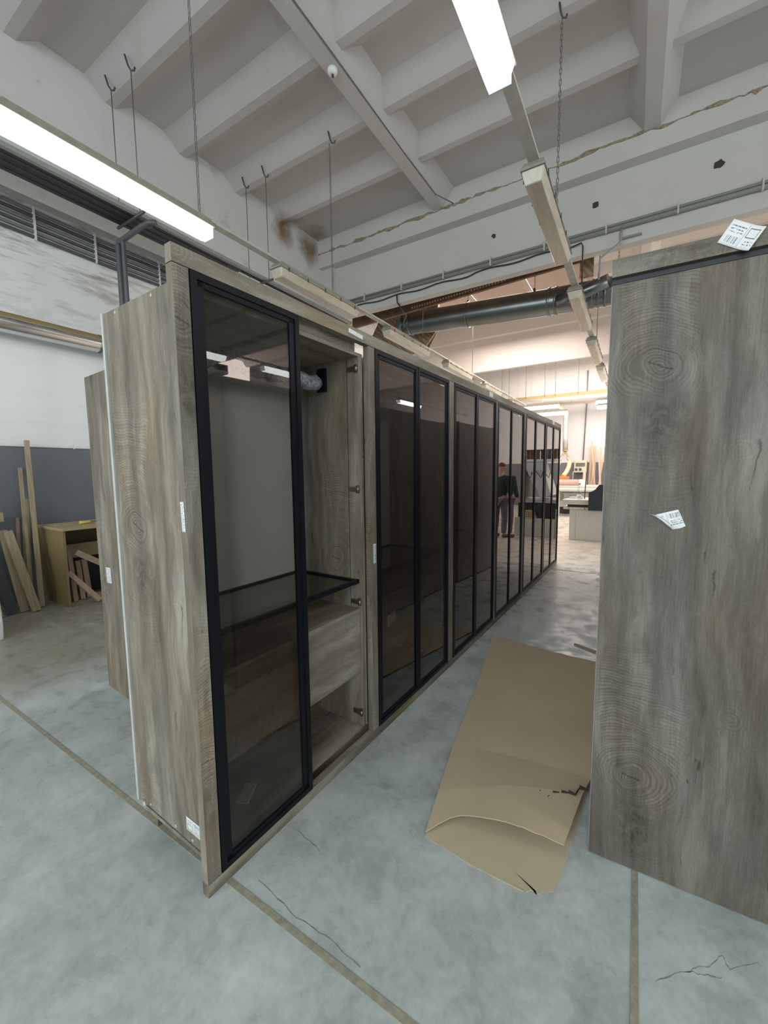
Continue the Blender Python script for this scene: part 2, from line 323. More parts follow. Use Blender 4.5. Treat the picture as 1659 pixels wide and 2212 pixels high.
# ------------------------------------------------------------------ geometry helpers
class MB:
    def __init__(s, off=None):
        s.bm = bmesh.new(); s.uv = s.bm.loops.layers.uv.new('UVMap'); s.off = off or (random.uniform(0, 40), random.uniform(0, 40))
    def face(s, vs, uvs=None, mi=0):
        try: f = s.bm.faces.new(vs)
        except ValueError: return None
        f.material_index = mi
        if uvs:
            for l, c in zip(f.loops, uvs): l[s.uv].uv = c
        return f
    def autouv(s, f, grain):
        n = f.normal; ax = [0, 1, 2]
        k = max(ax, key=lambda i: abs(n[i])); rest = [i for i in ax if i != k]
        gi = grain if grain in rest else rest[-1]
        ui = [i for i in rest if i != gi][0]
        for l in f.loops:
            c = l.vert.co; l[s.uv].uv = (c[ui]+s.off[0]+k*1.7, c[gi]+s.off[1])
    def box(s, a, b, grain=2, mat=None, mi=0):
        x0, y0, z0 = a; x1, y1, z1 = b
        co = [Vector((x, y, z)) for z in (z0, z1) for y in (y0, y1) for x in (x0, x1)]
        vs = [s.bm.verts.new(c) for c in co]
        fs = []
        for q in ((0, 2, 3, 1), (4, 5, 7, 6), (0, 1, 5, 4), (2, 6, 7, 3), (0, 4, 6, 2), (1, 3, 7, 5)):
            f = s.bm.faces.new([vs[i] for i in q]); f.material_index = mi; f.normal_update(); s.autouv(f, grain); fs.append(f)
        if mat is not None:
            for v in vs: v.co = mat @ v.co
        return s
    def hexa(s, c, mi=0, grain=2):
        """eight corners: bottom four then top four, same winding"""
        vs = [s.bm.verts.new(Vector(p)) for p in c]
        for q in ((3, 2, 1, 0), (4, 5, 6, 7), (0, 1, 5, 4), (1, 2, 6, 5), (2, 3, 7, 6), (3, 0, 4, 7)):
            f = s.bm.faces.new([vs[i] for i in q]); f.material_index = mi; f.normal_update(); s.autouv(f, grain)
        return s
    def tube(s, pts, r, n=8, mi=0, caps=True, rs=None):
        pts = [Vector(p) for p in pts]; rings = []
        up = None
        for i, p in enumerate(pts):
            d = (pts[min(i+1, len(pts)-1)]-pts[max(i-1, 0)]).normalized()
            if up is None: up = Vector((0, 0, 1)) if abs(d.z) < 0.9 else Vector((1, 0, 0))
            a = d.cross(up).normalized(); b = a.cross(d).normalized(); up = b
            rr = rs[i] if rs else r
            rings.append([s.bm.verts.new(p+rr*(math.cos(t)*a+math.sin(t)*b)) for t in [2*math.pi*k/n for k in range(n)]])
        L = 0
        for i in range(len(rings)-1):
            d = (pts[i+1]-pts[i]).length
            for k in range(n):
                k2 = (k+1) % n; f = s.bm.faces.new([rings[i][k], rings[i][k2], rings[i+1][k2], rings[i+1][k]])
                f.smooth = True; f.material_index = mi
                for l, c in zip(f.loops, ((k/n, L), ((k+1)/n, L), ((k+1)/n, L+d), (k/n, L+d))): l[s.uv].uv = c
            L += d
        if caps:
            for rg in (rings[0][::-1], rings[-1]):
                f = s.bm.faces.new(rg); f.material_index = mi
        return s
    def prism(s, poly, axis, a0, a1, mi=0, grain=2):
        """poly: 2-D outline in the two other axes, extruded along axis"""
        o = [i for i in range(3) if i != axis]
        def mk(p, a):
            c = [0, 0, 0]; c[o[0]], c[o[1]] = p; c[axis] = a; return s.bm.verts.new(c)
        A = [mk(p, a0) for p in poly]; B = [mk(p, a1) for p in poly]; n = len(poly)
        fs = [s.bm.faces.new(A[::-1]), s.bm.faces.new(B)]
        for i in range(n): fs.append(s.bm.faces.new([A[i], A[(i+1) % n], B[(i+1) % n], B[i]]))
        for f in fs: f.normal_update(); f.material_index = mi; s.autouv(f, grain)
        return s
    def xform(s, m):
        for v in s.bm.verts: v.co = m @ v.co
        return s
    def build(s, name, mats, parent=None, bevel=0, **props):
        if bevel: bmesh.ops.bevel(s.bm, geom=list(s.bm.edges), offset=bevel, segments=2, affect='EDGES', profile=0.5)
        bmesh.ops.recalc_face_normals(s.bm, faces=list(s.bm.faces))
        me = bpy.data.meshes.new(name); s.bm.to_mesh(me); s.bm.free()
        for q in (mats if isinstance(mats, (list, tuple)) else [mats]): me.materials.append(q)
        o = bpy.data.objects.new(name, me); COL.objects.link(o)
        if parent is not None: o.parent = parent
        for k, v in props.items(): o[k] = v
        return o
def tag(o, label=None, cat=None, group=None, kind=None):
    if label: o['label'] = label
    if cat: o['category'] = cat
    if group: o['group'] = group
    if kind: o['kind'] = kind
    return o
def thing(name, loc, rz, label, cat, group=None):
    o = bpy.data.objects.new(name, None); o.empty_display_size = 0.1; COL.objects.link(o)
    o.location = loc; o.rotation_euler = (0, 0, rz); return tag(o, label, cat, group)
def box1(name, a, b, mat, parent=None, grain=2, bevel=0, **kw): return MB().box(a, b, grain).build(name, mat, parent, bevel, **kw)
def struct(name, mb, mat): return mb.build(name, mat, None, kind='structure')
def copy_tree(o, parent=None):
    c = o.copy(); COL.objects.link(c)
    if parent: c.parent = parent
    for ch in [x for x in bpy.data.objects if x.parent == o]: copy_tree(ch, c)
    return c
def V(*a): return Vector(a)

# ------------------------------------------------------------------ the hall
XL, XR, YN, YF = -6.6, 13.0, -6.0, 18.8
struct('floor', MB().box((XL-.1, YN-.1, -0.2), (XR+.1, YF+.1, 0)), M['concrete'])
struct('wall_left', MB().box((XL-.25, YN, 0), (XL, YF, 6.4)), M['wall_left'])
struct('wall_far', MB().box((XL, YF, 0), (XR, YF+.25, 6.4)), M['wall_far'])
# right and rear walls with their window bands
mb = MB().box((XR, YN, 0), (XR+.25, YF, 2.0)).box((XR, YN, 5.0), (XR+.25, YF, 6.4))
for y0, y1 in ((YN, -4), (5.2, 5.6), (14.6, YF)): mb.box((XR, y0, 2.0), (XR+.25, y1, 5.0))
struct('wall_right', mb, M['wall_left'])
mb = MB().box((XL, YN-.25, 0), (XR, YN, 1.6)).box((XL, YN-.25, 5.0), (XR, YN, 6.4)).box((XL, YN-.25, 1.6), (-6.4, YN, 5)).box((4.6, YN-.25, 1.6), (XR, YN, 5))
struct('wall_rear', mb, M['wall_left'])
n = 0
for (y0, y1) in ((-4, 5.2), (5.6, 14.6)):
    n += 1; o = struct('window_%d' % n, MB().box((XR+.16, y0, 2.0), (XR+.18, y1, 5.0)), M['windowpane'])
    mb = MB()
    k = y0
    while k < y1+.01: mb.box((XR+.08, k-.04, 2.0), (XR+.15, k+.04, 5.0)); k += (y1-y0)/6
    mb.box((XR+.08, y0, 3.4), (XR+.15, y1, 3.48)); mb.build('window_frame', M['winframe'], o)
o = struct('window_3', MB().box((-6.4, YN-.2, 1.6), (4.6, YN-.18, 5.0)), M['windowpane'])
mb = MB()
for i in range(8): mb.box((-6.4+i*11/7-.04, YN-.17, 1.6), (-6.4+i*11/7+.04, YN-.1, 5.0))
mb.build('window_frame', M['winframe'], o)

# trims on the left wall: pale strip on top of the dado, with its clips, and the moulding under the girder
mb = MB().box((XL, YN, 1.965), (XL+.02, YF, 1.995)); struct('trim_1', mb, M['whiteplastic'])
mb = MB()
for y in (2.55, 3.0, 3.6, 4.3, 5.1): mb.box((XL+.02, y, 1.955), (XL+.03, y+.02, 2.005))
struct('trim_2', mb, M['whiteplastic'])
mb = MB().prism([(XL, 4.98), (XL, 5.30), (XL+.10, 5.30), (XL+.10, 5.12), (XL+.03, 5.05), (XL+.03, 4.98)], 1, YN, 6.85)
struct('trim_3', mb, M['girder'])
# floor joints
struct('trim_4', MB().box((XL, 0.893, 0), (XR, 0.915, 0.0025)), M['joint'])
struct('trim_5', MB().box((0.056, 0.918, 0), (0.078, 6.6, 0.0025)), M['joint'])
struct('trim_6', MB().box((XL, 6.9, 0), (XR, 6.925, 0.0025)), M['joint'])

# hair cracks and scuffs in the slab
n = 13
for pts in ([(.122, 1.391), (.205, 1.472), (.27, 1.527), (.313, 1.583), (.331, 1.552), (.411, 1.623)], [(.205, 1.472), (.254, 1.491), (.302, 1.511)], [(-1.25, 1.209), (-1.17, 1.204), (-1.07, 1.185)], [(-1.20, .965), (-.97, .944), (-.85, .952), (-.69, .942)]):
    mb = MB()
    fine_pts = []
    for a, b in zip(pts, pts[1:]):
        for k in range(6): fine_pts.append((a[0]+(b[0]-a[0])*k/6+random.uniform(-.004, .004), a[1]+(b[1]-a[1])*k/6+random.uniform(-.004, .004)))
    fine_pts.append(pts[-1])
    for a, b in zip(fine_pts, fine_pts[1:]):
        w_ = random.uniform(.0006, .0022)
        mb.hexa([(a[0], a[1]-w_, 0), (b[0], b[1]-w_, 0), (b[0], b[1]+w_, 0), (a[0], a[1]+w_, 0), (a[0], a[1]-w_, .0006), (b[0], b[1]-w_, .0006), (b[0], b[1]+w_, .0006), (a[0], a[1]+w_, .0006)])
    struct('trim_%d' % n, mb, M['crackline']); n += 1
# ceilings
ZS = 6.20
struct('ceiling', MB().box((XL, YN, ZS), (XR, 6.75, ZS+.15)), M['ceiling'])
def yrib(mb, xc, y0, y1, w=.085, W=.26, z0=5.95, z1=ZS):
    mb.hexa([(xc-w, y0, z0), (xc+w, y0, z0), (xc+w, y1, z0), (xc-w, y1, z0), (xc-W, y0, z1), (xc+W, y0, z1), (xc+W, y1, z1), (xc-W, y1, z1)])
def xrib(mb, yc, x0, x1, w=.05, W=.26, z0=6.04, z1=ZS):
    mb.hexa([(x0, yc-w, z0), (x1, yc-w, z0), (x1, yc+w, z0), (x0, yc+w, z0), (x0, yc-W, z1), (x1, yc-W, z1), (x1, yc+W, z1), (x0, yc+W, z1)])
mb = MB()
for xc in (-2.98, 0.0, 2.98, 5.96, 8.94, 11.9): yrib(mb, xc, YN, 6.66)
yy = 3.78-.93*10
while yy < 6.5: xrib(mb, yy, -5.62, XR); yy += .93
struct('ceiling_ribs', mb, M['ceiling'])
# girder along the left wall and the cross beams of the frames
struct('trim_7', MB().box((-5.98, YN, 4.74), (-5.60, 6.9, ZS)).box((XL, YN, 5.75), (-5.98, 6.9, ZS)), M['girder'])
def cross_beam(n, yc, mat, x0=XL):
    mb = MB().box((x0, yc-.0, 4.71), (XR, yc+.15, 5.68)).box((x0, yc-.19, 5.68), (XR, yc+.34, ZS))
    return struct('trim_%d' % n, mb, mat)
cross_beam(8, 6.85, M['beam']); cross_beam(9, 12.85, M['far_beam'])
# pilasters on the near beam by the girder
struct('trim_10', MB().box((-5.6, 6.76, 4.71), (-5.32, 6.85, 5.68)), M['beam'])
# brown crack where slabs meet the beam
mb = MB(); x = -5.6; prev = None
while x < 4.5:
    z = 5.94+random.uniform(-.018, .018); h = max(.004, random.gauss(.016, .012))
    if -1.9 < x < -1.1: h = .004
    cur = (x, z-h, z+h)
    if prev: mb.hexa([(prev[0], 6.652, prev[1]), (cur[0], 6.652, cur[1]), (cur[0], 6.668, cur[1]), (prev[0], 6.668, prev[1]), (prev[0], 6.652, prev[2]), (cur[0], 6.652, cur[2]), (cur[0], 6.668, cur[2]), (prev[0], 6.668, prev[2])])
    prev = cur; x += random.uniform(.04, .13)
struct('trim_11', mb, plain('rusty_crack', (0.28, 0.225, 0.15), .9, 0, .45, 25))
# chipped holes in the beam
for (x, z, r) in ((-2.096, 5.356, .035), (-.638, 5.341, .05), (.725, 5.366, .055)):
    mb = MB(); pts = [(x+r*random.uniform(.7, 1.2)*math.cos(a), z+r*random.uniform(.7, 1.2)*math.sin(a)) for a in [k*math.pi/5 for k in range(10)]]
    mb.prism(pts, 1, 6.843, 6.87); tag(mb.build('beam_hole', M['hole']), {-2.096: 'small chipped hole in the cross beam, leftmost of three', -.638: 'chipped hole in the cross beam just right of the lamp row', .725: 'chipped hole in the cross beam, rightmost of three'}[x], 'hole')
# ceilings beyond
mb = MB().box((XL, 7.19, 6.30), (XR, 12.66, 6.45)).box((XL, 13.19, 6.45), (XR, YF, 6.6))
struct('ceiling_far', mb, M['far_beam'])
mb = MB()
for yc in (7.9, 9.0, 10.1, 11.2, 12.2): xrib(mb, yc, XL, XR, z0=6.1, z1=6.30)
for xc in (-2.98, 0, 2.98): yrib(mb, xc, 7.2, 12.66, z0=6.05, z1=6.30)
for xc in (-4.4, -1.5, 1.5): yrib(mb, xc, 13.2, YF, z0=6.15, z1=6.45)
struct('ceiling_ribs_far', mb, M['far_beam'])

# brown plywood lined roof-light shaft of the second bay
hp = thing('plywood_hood', (0, 0, 0), 0, 'brown plywood hood with pink speckled lid above the round duct', 'hood')
box1('lid', (-5.0, 7.35, 5.52), (-.90, 10.2, 5.56), M['pinkspeck'], hp)
MB().hexa([(-5.35, 7.44, 4.70), (-.72, 7.44, 4.90), (-.72, 7.50, 4.90), (-5.35, 7.50, 4.70), (-5.35, 7.44, 5.50), (-.72, 7.44, 5.50), (-.72, 7.50, 5.50), (-5.35, 7.50, 5.50)]).build('front_beam', M['rust'], hp)
MB().prism([(-5.388, 5.64), (-5.793, 5.00), (-5.176, 4.40), (-4.26, 4.40), (-3.98, 4.83), (-3.98, 5.64)], 1, 8.9, 8.96).build('left_panel', M['ply'], hp)
MB().prism([(-4.3, 5.60), (-4.78, 4.9), (-4.35, 4.38), (-3.95, 4.83), (-3.95, 5.60)], 1, 8.80, 8.86).build('left_panel', M['ply'], hp)
box1('right_panel', (-.885, 7.42, 4.64), (-.69, 7.50, 5.5), M['ply'], hp)
for x in (-4.35, -3.3, -2.1, -1.05):
    box1('batten', (x-.03, 7.52, 5.485), (x+.03, 10.1, 5.52), M['rail'], hp, 1)
for i in range(34):
    x = -3.9+i*.055; MB().box((x, 7.432, 4.80+(x+3.9)*.043), (x+.026, 7.44, 4.835+(x+3.9)*.043)).build('perforation', M['pinkspeck'], hp)

# ------------------------------------------------------------------ wardrobes
DW = 0.0345422871; DC = -0.0282522076
W0 = V(-1.302, 0.819, 0); C0 = V(-.101, 1.767, 0)
H = 2.345; HC = 2.285
def sticker(parent, mat4, w, h, curl=0, axis='x', lab=None):
    """paper label in its own x-z plane, facing -y, placed by mat4"""
    bm = MB(); nx, ny = 10, 6; g = []
    for j in range(ny+1):
        row = []
        for i in range(nx+1):
            u, v = i/nx, j/ny; y = -0.0015
            if curl:
                if axis == 'x': c = max(0, .45-u)/.45
                else: c = max(0, (.75-u-v))/.75
                y -= curl*c*c
                du = c*c*curl*.5
            else: du = 0
            row.append(bm.bm.verts.new(mat4 @ V((u-.5)*w+du, y, (v-.5)*h)))
        g.append(row)
    for j in range(ny):
        for i in range(nx):
            f = bm.face([g[j][i], g[j][i+1], g[j+1][i+1], g[j+1][i]], [(i/nx, j/ny), ((i+1)/nx, j/ny), ((i+1)/nx, (j+1)/ny), (i/nx, (j+1)/ny)]); f.smooth = True
    me_o = bm.build('barcode_label', [M['label'], M['label_back']], parent)
    md = me_o.modifiers.new('thick', 'SOLIDIFY'); md.thickness = .0004; md.offset = 1; md.material_offset = 0
    if lab: me_o['label'] = lab
    return me_o
def Rz(a): return Matrix.Rotation(a, 4, 'Z')
def Ry(a): return Matrix.Rotation(a, 4, 'Y')
def Tr(*v): return Matrix.Translation(V(*v))
FRONT = Rz(math.pi/2)        # label plane facing +x of the wardrobe
def door(parent, y0, y1, tilt=0.0, hinge_left=True, wide=False, lab=None):
    """framed smoked glass leaf, front face at x=0.004; local coords of wardrobe"""
    z0, z1 = 0.056, 2.283; b = .024; d0, d1 = -.018, .004
    piv = y0 if hinge_left else y1
    m4 = Tr(-.007, piv, 0) @ Rz(tilt) @ Tr(.007, -piv, 0)
    mb = MB()
    for a, c in (((d0, y0, z0), (d1, y0+b, z1)), ((d0, y1-b, z0), (d1, y1, z1)), ((d0, y0+b, z0), (d1, y1-b, z0+b)), ((d0, y0+b, z1-b), (d1, y1-b, z1))): mb.box(a, c)
    # stepped inner lip, wide on the hinge side
    il, ir = (.026, .002 if not wide else .030) if hinge_left else (.002, .026)
    e = b+.020
    for a, c in (((d0+.002, y0+b, z0+b), (d1-.006, y0+b+il, z1-b)), ((d0+.002, y1-b-ir, z0+b), (d1-.006, y1-b, z1-b)), ((d0+.002, y0+b, z0+b), (d1-.006, y1-b, z0+e)), ((d0+.002, y0+b, z1-e), (d1-.006, y1-b, z1-b))): mb.box(a, c)
    mb.xform(m4); d = mb.build('door', M['black_metal'], parent)
    if lab: d['label'] = lab
    g = MB().box((-.010, y0+b+.002, z0+b+.002), (-.006, y1-b-.002, z1-b-.002)).xform(m4).build('glass_pane', M['smoked_glass'], d)
    return d
def hinge(parent, y, z, side=-1):
    mb = MB().box((-.105, y, z-.012), (-.045, y-.014, z+.012)).box((-.060, y, z-.022), (-.045, y-.010, z+.022))
    mb.tube([(-.045, y-.012, z-.016), (-.045, y-.012, z+.016)], .009, 8)
    return mb.build('hinge', M['chrome'], parent)
def hanging_rail(parent, y0, y1):
    o = MB().tube([(-.29, y0+.03, 2.10), (-.29, y1-.03, 2.10)], .013, 10).build('hanging_rail', M['chrome'], parent)
    mb = MB(); pts = []; rs = []
    n = 26
    for i in range(n+1):
        f = i/n; pts.append((-.29+.006*math.sin(i*2.1), y0+.05+(y1-y0-.10)*f, 2.10+.006*math.cos(i*1.7))); rs.append(.040+.005*math.sin(i*3.3)+.004*random.random())
    mb.tube(pts, .04, 14, rs=rs).build('bubble_wrap_sleeve', M['wrap'], o)
    for y in (y0+.004, y1-.024): MB().box((-.32, y, 2.06), (-.26, y+.02, 2.19)).build('rail_bracket', M['black_metal'], o)
def bay(parent, y0, y1, drawer=True, seed=0):
    """inside of one bay between partitions"""
    f = MB()
    zs = 0.965
    b = .018
    f.box((-.055-b, y0, zs), (-.055, y1, zs+.022)).box((-.53, y0, zs), (-.53+b, y1, zs+.022)).box((-.53, y0, zs), (-.055, y0+b, zs+.022)).box((-.53, y1-b, zs), (-.055, y1, zs+.022))
    s = f.build('shelf', M['black_metal'], parent)
    MB().box((-.53+b, y0+b, zs+.008), (-.055-b, y1-b, zs+.014)).build('glass_pane', M['shelf_glass'], s)
    dr = MB().box((-.068, y0+.003, .435), (-.050, y1-.003, .800), 1).build('drawer', M['oak'], parent)
    MB().box((-.52, y0+.02, .45), (-.068, y0+.036, .74), 1).box((-.52, y1-.036, .45), (-.068, y1-.02, .74), 1).box((-.52, y0+.036, .45), (-.504, y1-.036, .74), 1).box((-.504, y0+.036, .45), (-.068, y1-.036, .465), 1).build('drawer_box', M['oak'], dr)
    MB().box((-.53, y0, .800), (-.052, y1, .818), 1).build('drawer_top', M['oak'], parent)
    hanging_rail(parent, y0, y1)

def wardrobe(yoff, L, leaves, label, seed):
    random.seed(seed)
    o = W0+Rz(-DW) @ V(0, yoff, 0)
    t = thing('wardrobe', o, -DW, label, 'wardrobe', None)
    st = .057; mid = (L-.0)/2
    # face frame: stiles, rails (stand on the floor)
    MB().box((-.036, 0, .055), (0, st, 2.283)).build('left_stile', M['oak'], t)
    MB().box((-.036, mid+.002, .055), (0, mid+.058, 2.283)).build('middle_stile', M['oak'], t)
    MB().box((-.036, L-.034, .055), (0, L-.001, 2.283)).build('right_stile', M['oak'], t)
    MB().box((-.036, 0, 2.286), (0, L-.002, H), 1).build('top_rail', M['oak'], t)
    MB().box((-.036, 0, 0), (0, L-.002, .053), 1).build('bottom_rail', M['oak'], t)
    # carcass
    MB((-1.161, .843) if yoff == 0 else None).box((-.53, .018, .145), (-.036, .037, 2.24)).build('side_panel', M['oak'], t)
    MB().box((-.548, .010, .145), (-.5305, .024, 2.24)).build('back_edge', M['hdf_edge'], t)
    for y in (1.040-.0, mid+.036): MB().box((-.53, y, .10), (-.037, y+.018, 2.24)).build('partition', M['oak'], t)
    MB().box((-.53, L-.060, .145), (-.037, L-.042, 2.24)).build('side_panel', M['oak'], t)
    for a, c in ((.038, 1.039), (mid+.055, L-.061)):
        MB().box((-.53, a, 2.222), (-.037, c, 2.24), 1).build('top_panel', M['oak'], t)
        MB().box((-.53, a, .082), (-.050, c, .100), 1).build('bottom_panel', M['oak'], t)
        MB().box((-.543, a-.005, .10), (-.531, c+.005, 2.24)).build('back_panel', M['hdf'], t)
        bay(t, a, c)
        MB().box((-.075, a, 2.2405), (-.060, c, 2.335), 1).build('top_filler', M['oak'], t)
    MB().box((-.50, .06, 0), (-.48, L-.06, .08), 1).box((-.10, .06, 0), (-.085, L-.06, .08), 1).build('plinth', M['oak'], t)
    # inner reveal strips behind the frame
    MB().box((-.10, 1.0585, .10), (-.038, 1.075, 2.24)).build('filler_strip', M['oak'], t)
    ys = [(st+.003, .561), (.564, mid), (mid+.060, mid+.060+(L-mid-.094)/2-.0015), (mid+.060+(L-mid-.094)/2+.0015, L-.036)]
    for i, (a, c) in enumerate(ys):
        if leaves[i] is None: continue
        door(t, a, c, leaves[i], i % 2 == 0, leaves[1] is None and i == 0)
    return t
w1 = wardrobe(0, 2.165, [0, None, .0, .004], 'nearest grey oak wardrobe with one black framed glass door missing and its interior showing', 11)
w2 = wardrobe(2.165, 2.14, [0.001, -.003, 0.0, -.0135], 'middle grey oak wardrobe of the row with four closed smoked glass doors', 22)
w3 = wardrobe(4.305, 2.235, [.003, -.002, .001, -.002], 'far end grey oak wardrobe of the row, next to the bright work area', 33)
random.seed(5)
for z in (2.16, 1.504, .855, .185): hinge(w1, 1.040, z)
# line bored filler on the partition, screw caps on the side panel, barcode labels
MB().box((-.119, 1.0385, .82), (-.117, 1.0402, 2.22)).build('panel_joint', M['black_metal'], w1)
mb = MB()
for x, z in ((-.44, 2.225), (-.17, 2.225), (-.44, .163), (-.24, .163), (-.12, .163)): mb.tube([(x, .0165, z), (x, .0185, z)], .006, 10)
mb.build('screw_cap', M['hdf_edge'], w1)
SIDE = Tr(0, .0178, 0)
sticker(w1, Tr(-.104, .0178, .222), .105, .058, lab='barcode label low on the end panel')
sticker(w1, Tr(-.018, -.0005, 1.452) @ Ry(math.radians(88)), .105, .022, lab='narrow folded barcode label on the edge of the stile')
sticker(w1, Tr(.0005, .972, 2.314) @ FRONT @ Ry(math.radians(4)), .12, .022, lab='white sticker strip on the top rail')
sticker(w1, Tr(.0005, 1.117, 1.13) @ FRONT @ Ry(math.radians(90)), .115, .026, lab='barcode label running up the middle stile')
sticker(w1, Tr(-.049, 1.37, .655) @ FRONT @ Ry(math.radians(-12)), .105, .072, lab='tilted barcode label on the drawer front')
sticker(w1, Tr(-.30, .85, 2.2215) @ Rz(.1) @ Matrix.Rotation(-math.pi/2, 4, 'X'), .12, .10, lab='barcode label under the top panel')
sticker(w1, Tr(-.20, .33, .1015) @ Rz(.55+math.pi/2) @ Matrix.Rotation(-math.pi/2, 4, 'X'), .125, .062, lab='barcode label on the bottom panel behind the glass')
sticker(w2, Tr(.0005, .91, 2.316) @ FRONT, .10, .045, lab='small white label on the top rail')
sticker(w3, Tr(.0005, 1.62, 2.318) @ FRONT, .10, .05, lab='small white label on the top rail')

# wardrobe standing behind, seen past the end panel
wb = thing('wardrobe', (-3.351, 1.402, 0), -.077, 'grey oak wardrobe standing behind the row, its end panel toward us', 'wardrobe')
box1('side_panel', (0, 0, 0), (.58, .018, 2.286), M['oak'], wb)
box1('side_panel', (0, 2.1, 0), (.58, 2.118, 2.286), M['oak'], wb)
box1('top_panel', (.004, .019, 2.262), (.58, 2.099, 2.28), M['oak'], wb, 1)
box1('bottom_panel', (.004, .019, .07), (.58, 2.099, .088), M['oak'], wb, 1)
box1('back_panel', (0, .019, .02), (.004, 2.099, 2.262), M['hdf'], wb)
sticker(wb, Tr(.165, -.0008, .88) @ Ry(math.radians(86)), .115, .085)

# the row of wardrobes on the right, backs to the aisle
def right_wardrobe(y, L, h, label, first=False, dx=0):
    o = C0+Rz(-DC) @ V(dx, y, 0)
    t = thing('wardrobe', o, -DC, label, 'wardrobe')
    MB((-1.7+.0, .27)).box((.002, 0, .004), (.66, .018, 2.285)).build('side_panel', M['oak_shaded'], t)
    box1('side_panel', (.002, L-.03, .004), (.62, L-.012, h-.06), M['oak_shaded'], t)
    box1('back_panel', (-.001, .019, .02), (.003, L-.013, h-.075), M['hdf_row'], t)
    box1('top_panel', (.004, .019, h-.10), (.62, L-.031, h-.08), M['oak_shaded'], t, 1)
    box1('bottom_panel', (.004, .019, .08), (.62, L-.031, .10), M['oak_shaded'], t, 1)
    box1('front_frame', (.62, .02, 0), (.656, L-.013, h-.07), M['oak_shaded'], t)
    return t
R1 = right_wardrobe(0, 2.52, 2.345, 'tall grey oak wardrobe at right, broad side panel with two peeling labels', True)
box1('top_cornice', (.000, -.022, 2.287), (.68, .06, 2.347), M['oak_shaded'], R1, 0)
box1('cornice_groove', (.003, -.004, 2.268), (.66, -.0002, 2.2865), M['black_board'], R1, 0)
right_wardrobe(2.60, .88, 2.30, 'second wardrobe of the right hand row, grey back board toward the aisle', dx=.01)
right_wardrobe(3.56, 1.20, 2.345, 'last wardrobe of the right hand row, grey back board toward the aisle', dx=-.01)
def curled_label(parent):
    mb = MB(); a = math.radians(-17); cx, cz = .171, 1.434; ca, sa = math.cos(a), math.sin(a)
    def uvp(x, z): dx, dz = x-cx, z-cz; return ((dx*ca-dz*sa)/.092+.12, (dx*sa+dz*ca)/.060+1.0)
    front = [(.171, 1.434, -.003), (.238, 1.455, -.001), (.262, 1.397, -.001), (.246, 1.388, -.001), (.223, 1.383, -.003), (.213, 1.403, -.012)]
    mb.face([mb.bm.verts.new((x, y, z)) for x, z, y in front], [uvp(x, z) for x, z, y in front], 0)
    o = mb.build('barcode_label', [M['label']], parent); o['label'] = 'curling barcode label half peeled off'
    fl = MB(); rows = []
    P = [((.151, 1.437), (.151, 1.437)), ((.172, 1.4335), (.172, 1.4275)), ((.195, 1.421), (.190, 1.412)), ((.214, 1.404), (.207, 1.396)), ((.224, 1.383), (.2235, 1.3825))]
    for k, (u, l) in enumerate(P):
        h = .010+.012*math.sin(math.pi*k/4)
        rows.append([fl.bm.verts.new((u[0], -h, u[1])), fl.bm.verts.new(((u[0]+l[0])/2, -h-.006, (u[1]+l[1])/2)), fl.bm.verts.new((l[0], -h*.5, l[1]))])
    for p, q in zip(rows, rows[1:]):
        for n_ in (0, 1): f = fl.face([p[n_], p[n_+1], q[n_+1], q[n_]], [(0, 0)]*4); 
    for f in fl.bm.faces: f.smooth = True
    fo = fl.build('folded_corner', [M['label_back']], o); md = fo.modifiers.new('thick', 'SOLIDIFY'); md.thickness = .0004
    return o
s1 = curled_label(R1)
s2 = sticker(R1, Tr(.355, -.024, 2.328) @ Ry(math.radians(33+180)), .098, .072, .012, 'x', 'barcode label stuck across the cornice edge')
def text(parent, s, mat4, size, mat=None):
    cu = bpy.data.curves.new('printed_number', 'FONT'); cu.body = s; cu.size = size; cu.extrude = .0001
    o = bpy.data.objects.new('printed_number', cu); COL.objects.link(o); cu.materials.append(mat or M['ink'])
    dg = bpy.context.evaluated_depsgraph_get(); me = bpy.data.meshes.new_from_object(o.evaluated_get(dg)); bpy.data.objects.remove(o)
    me.transform(mat4 @ Matrix.Rotation(math.pi/2, 4, 'X')); o = bpy.data.objects.new('printed_number', me); COL.objects.link(o); o.parent = parent
    if not me.materials: me.materials.append(mat or M['ink'])
    return o
text(s1, '78', Tr(.229, -.0035, 1.428) @ Ry(math.radians(-17)), .008)
text(s1, '1', Tr(.2345, -.0035, 1.439) @ Ry(math.radians(-17)), .011)

# ------------------------------------------------------------------ cardboard on the floor
def sheet(name, grid, mat, parent, th=.004):
    mb = MB(); vs = [[mb.bm.verts.new(p) for p in row] for row in grid]
    for j in range(len(grid)-1):
        for i in range(len(grid[0])-1): mb.face([vs[j][i], vs[j][i+1], vs[j+1][i+1], vs[j+1][i]], [(0, 0)]*4).smooth = False
    o = mb.build(name, mat, parent); md = o.modifiers.new('thick', 'SOLIDIFY'); md.thickness = th; md.offset = -1; return o
cb = thing('cardboard_sheet', (0, 0, 0), 0, 'large torn brown cardboard folded over at its near end, lying on the floor', 'cardboard')
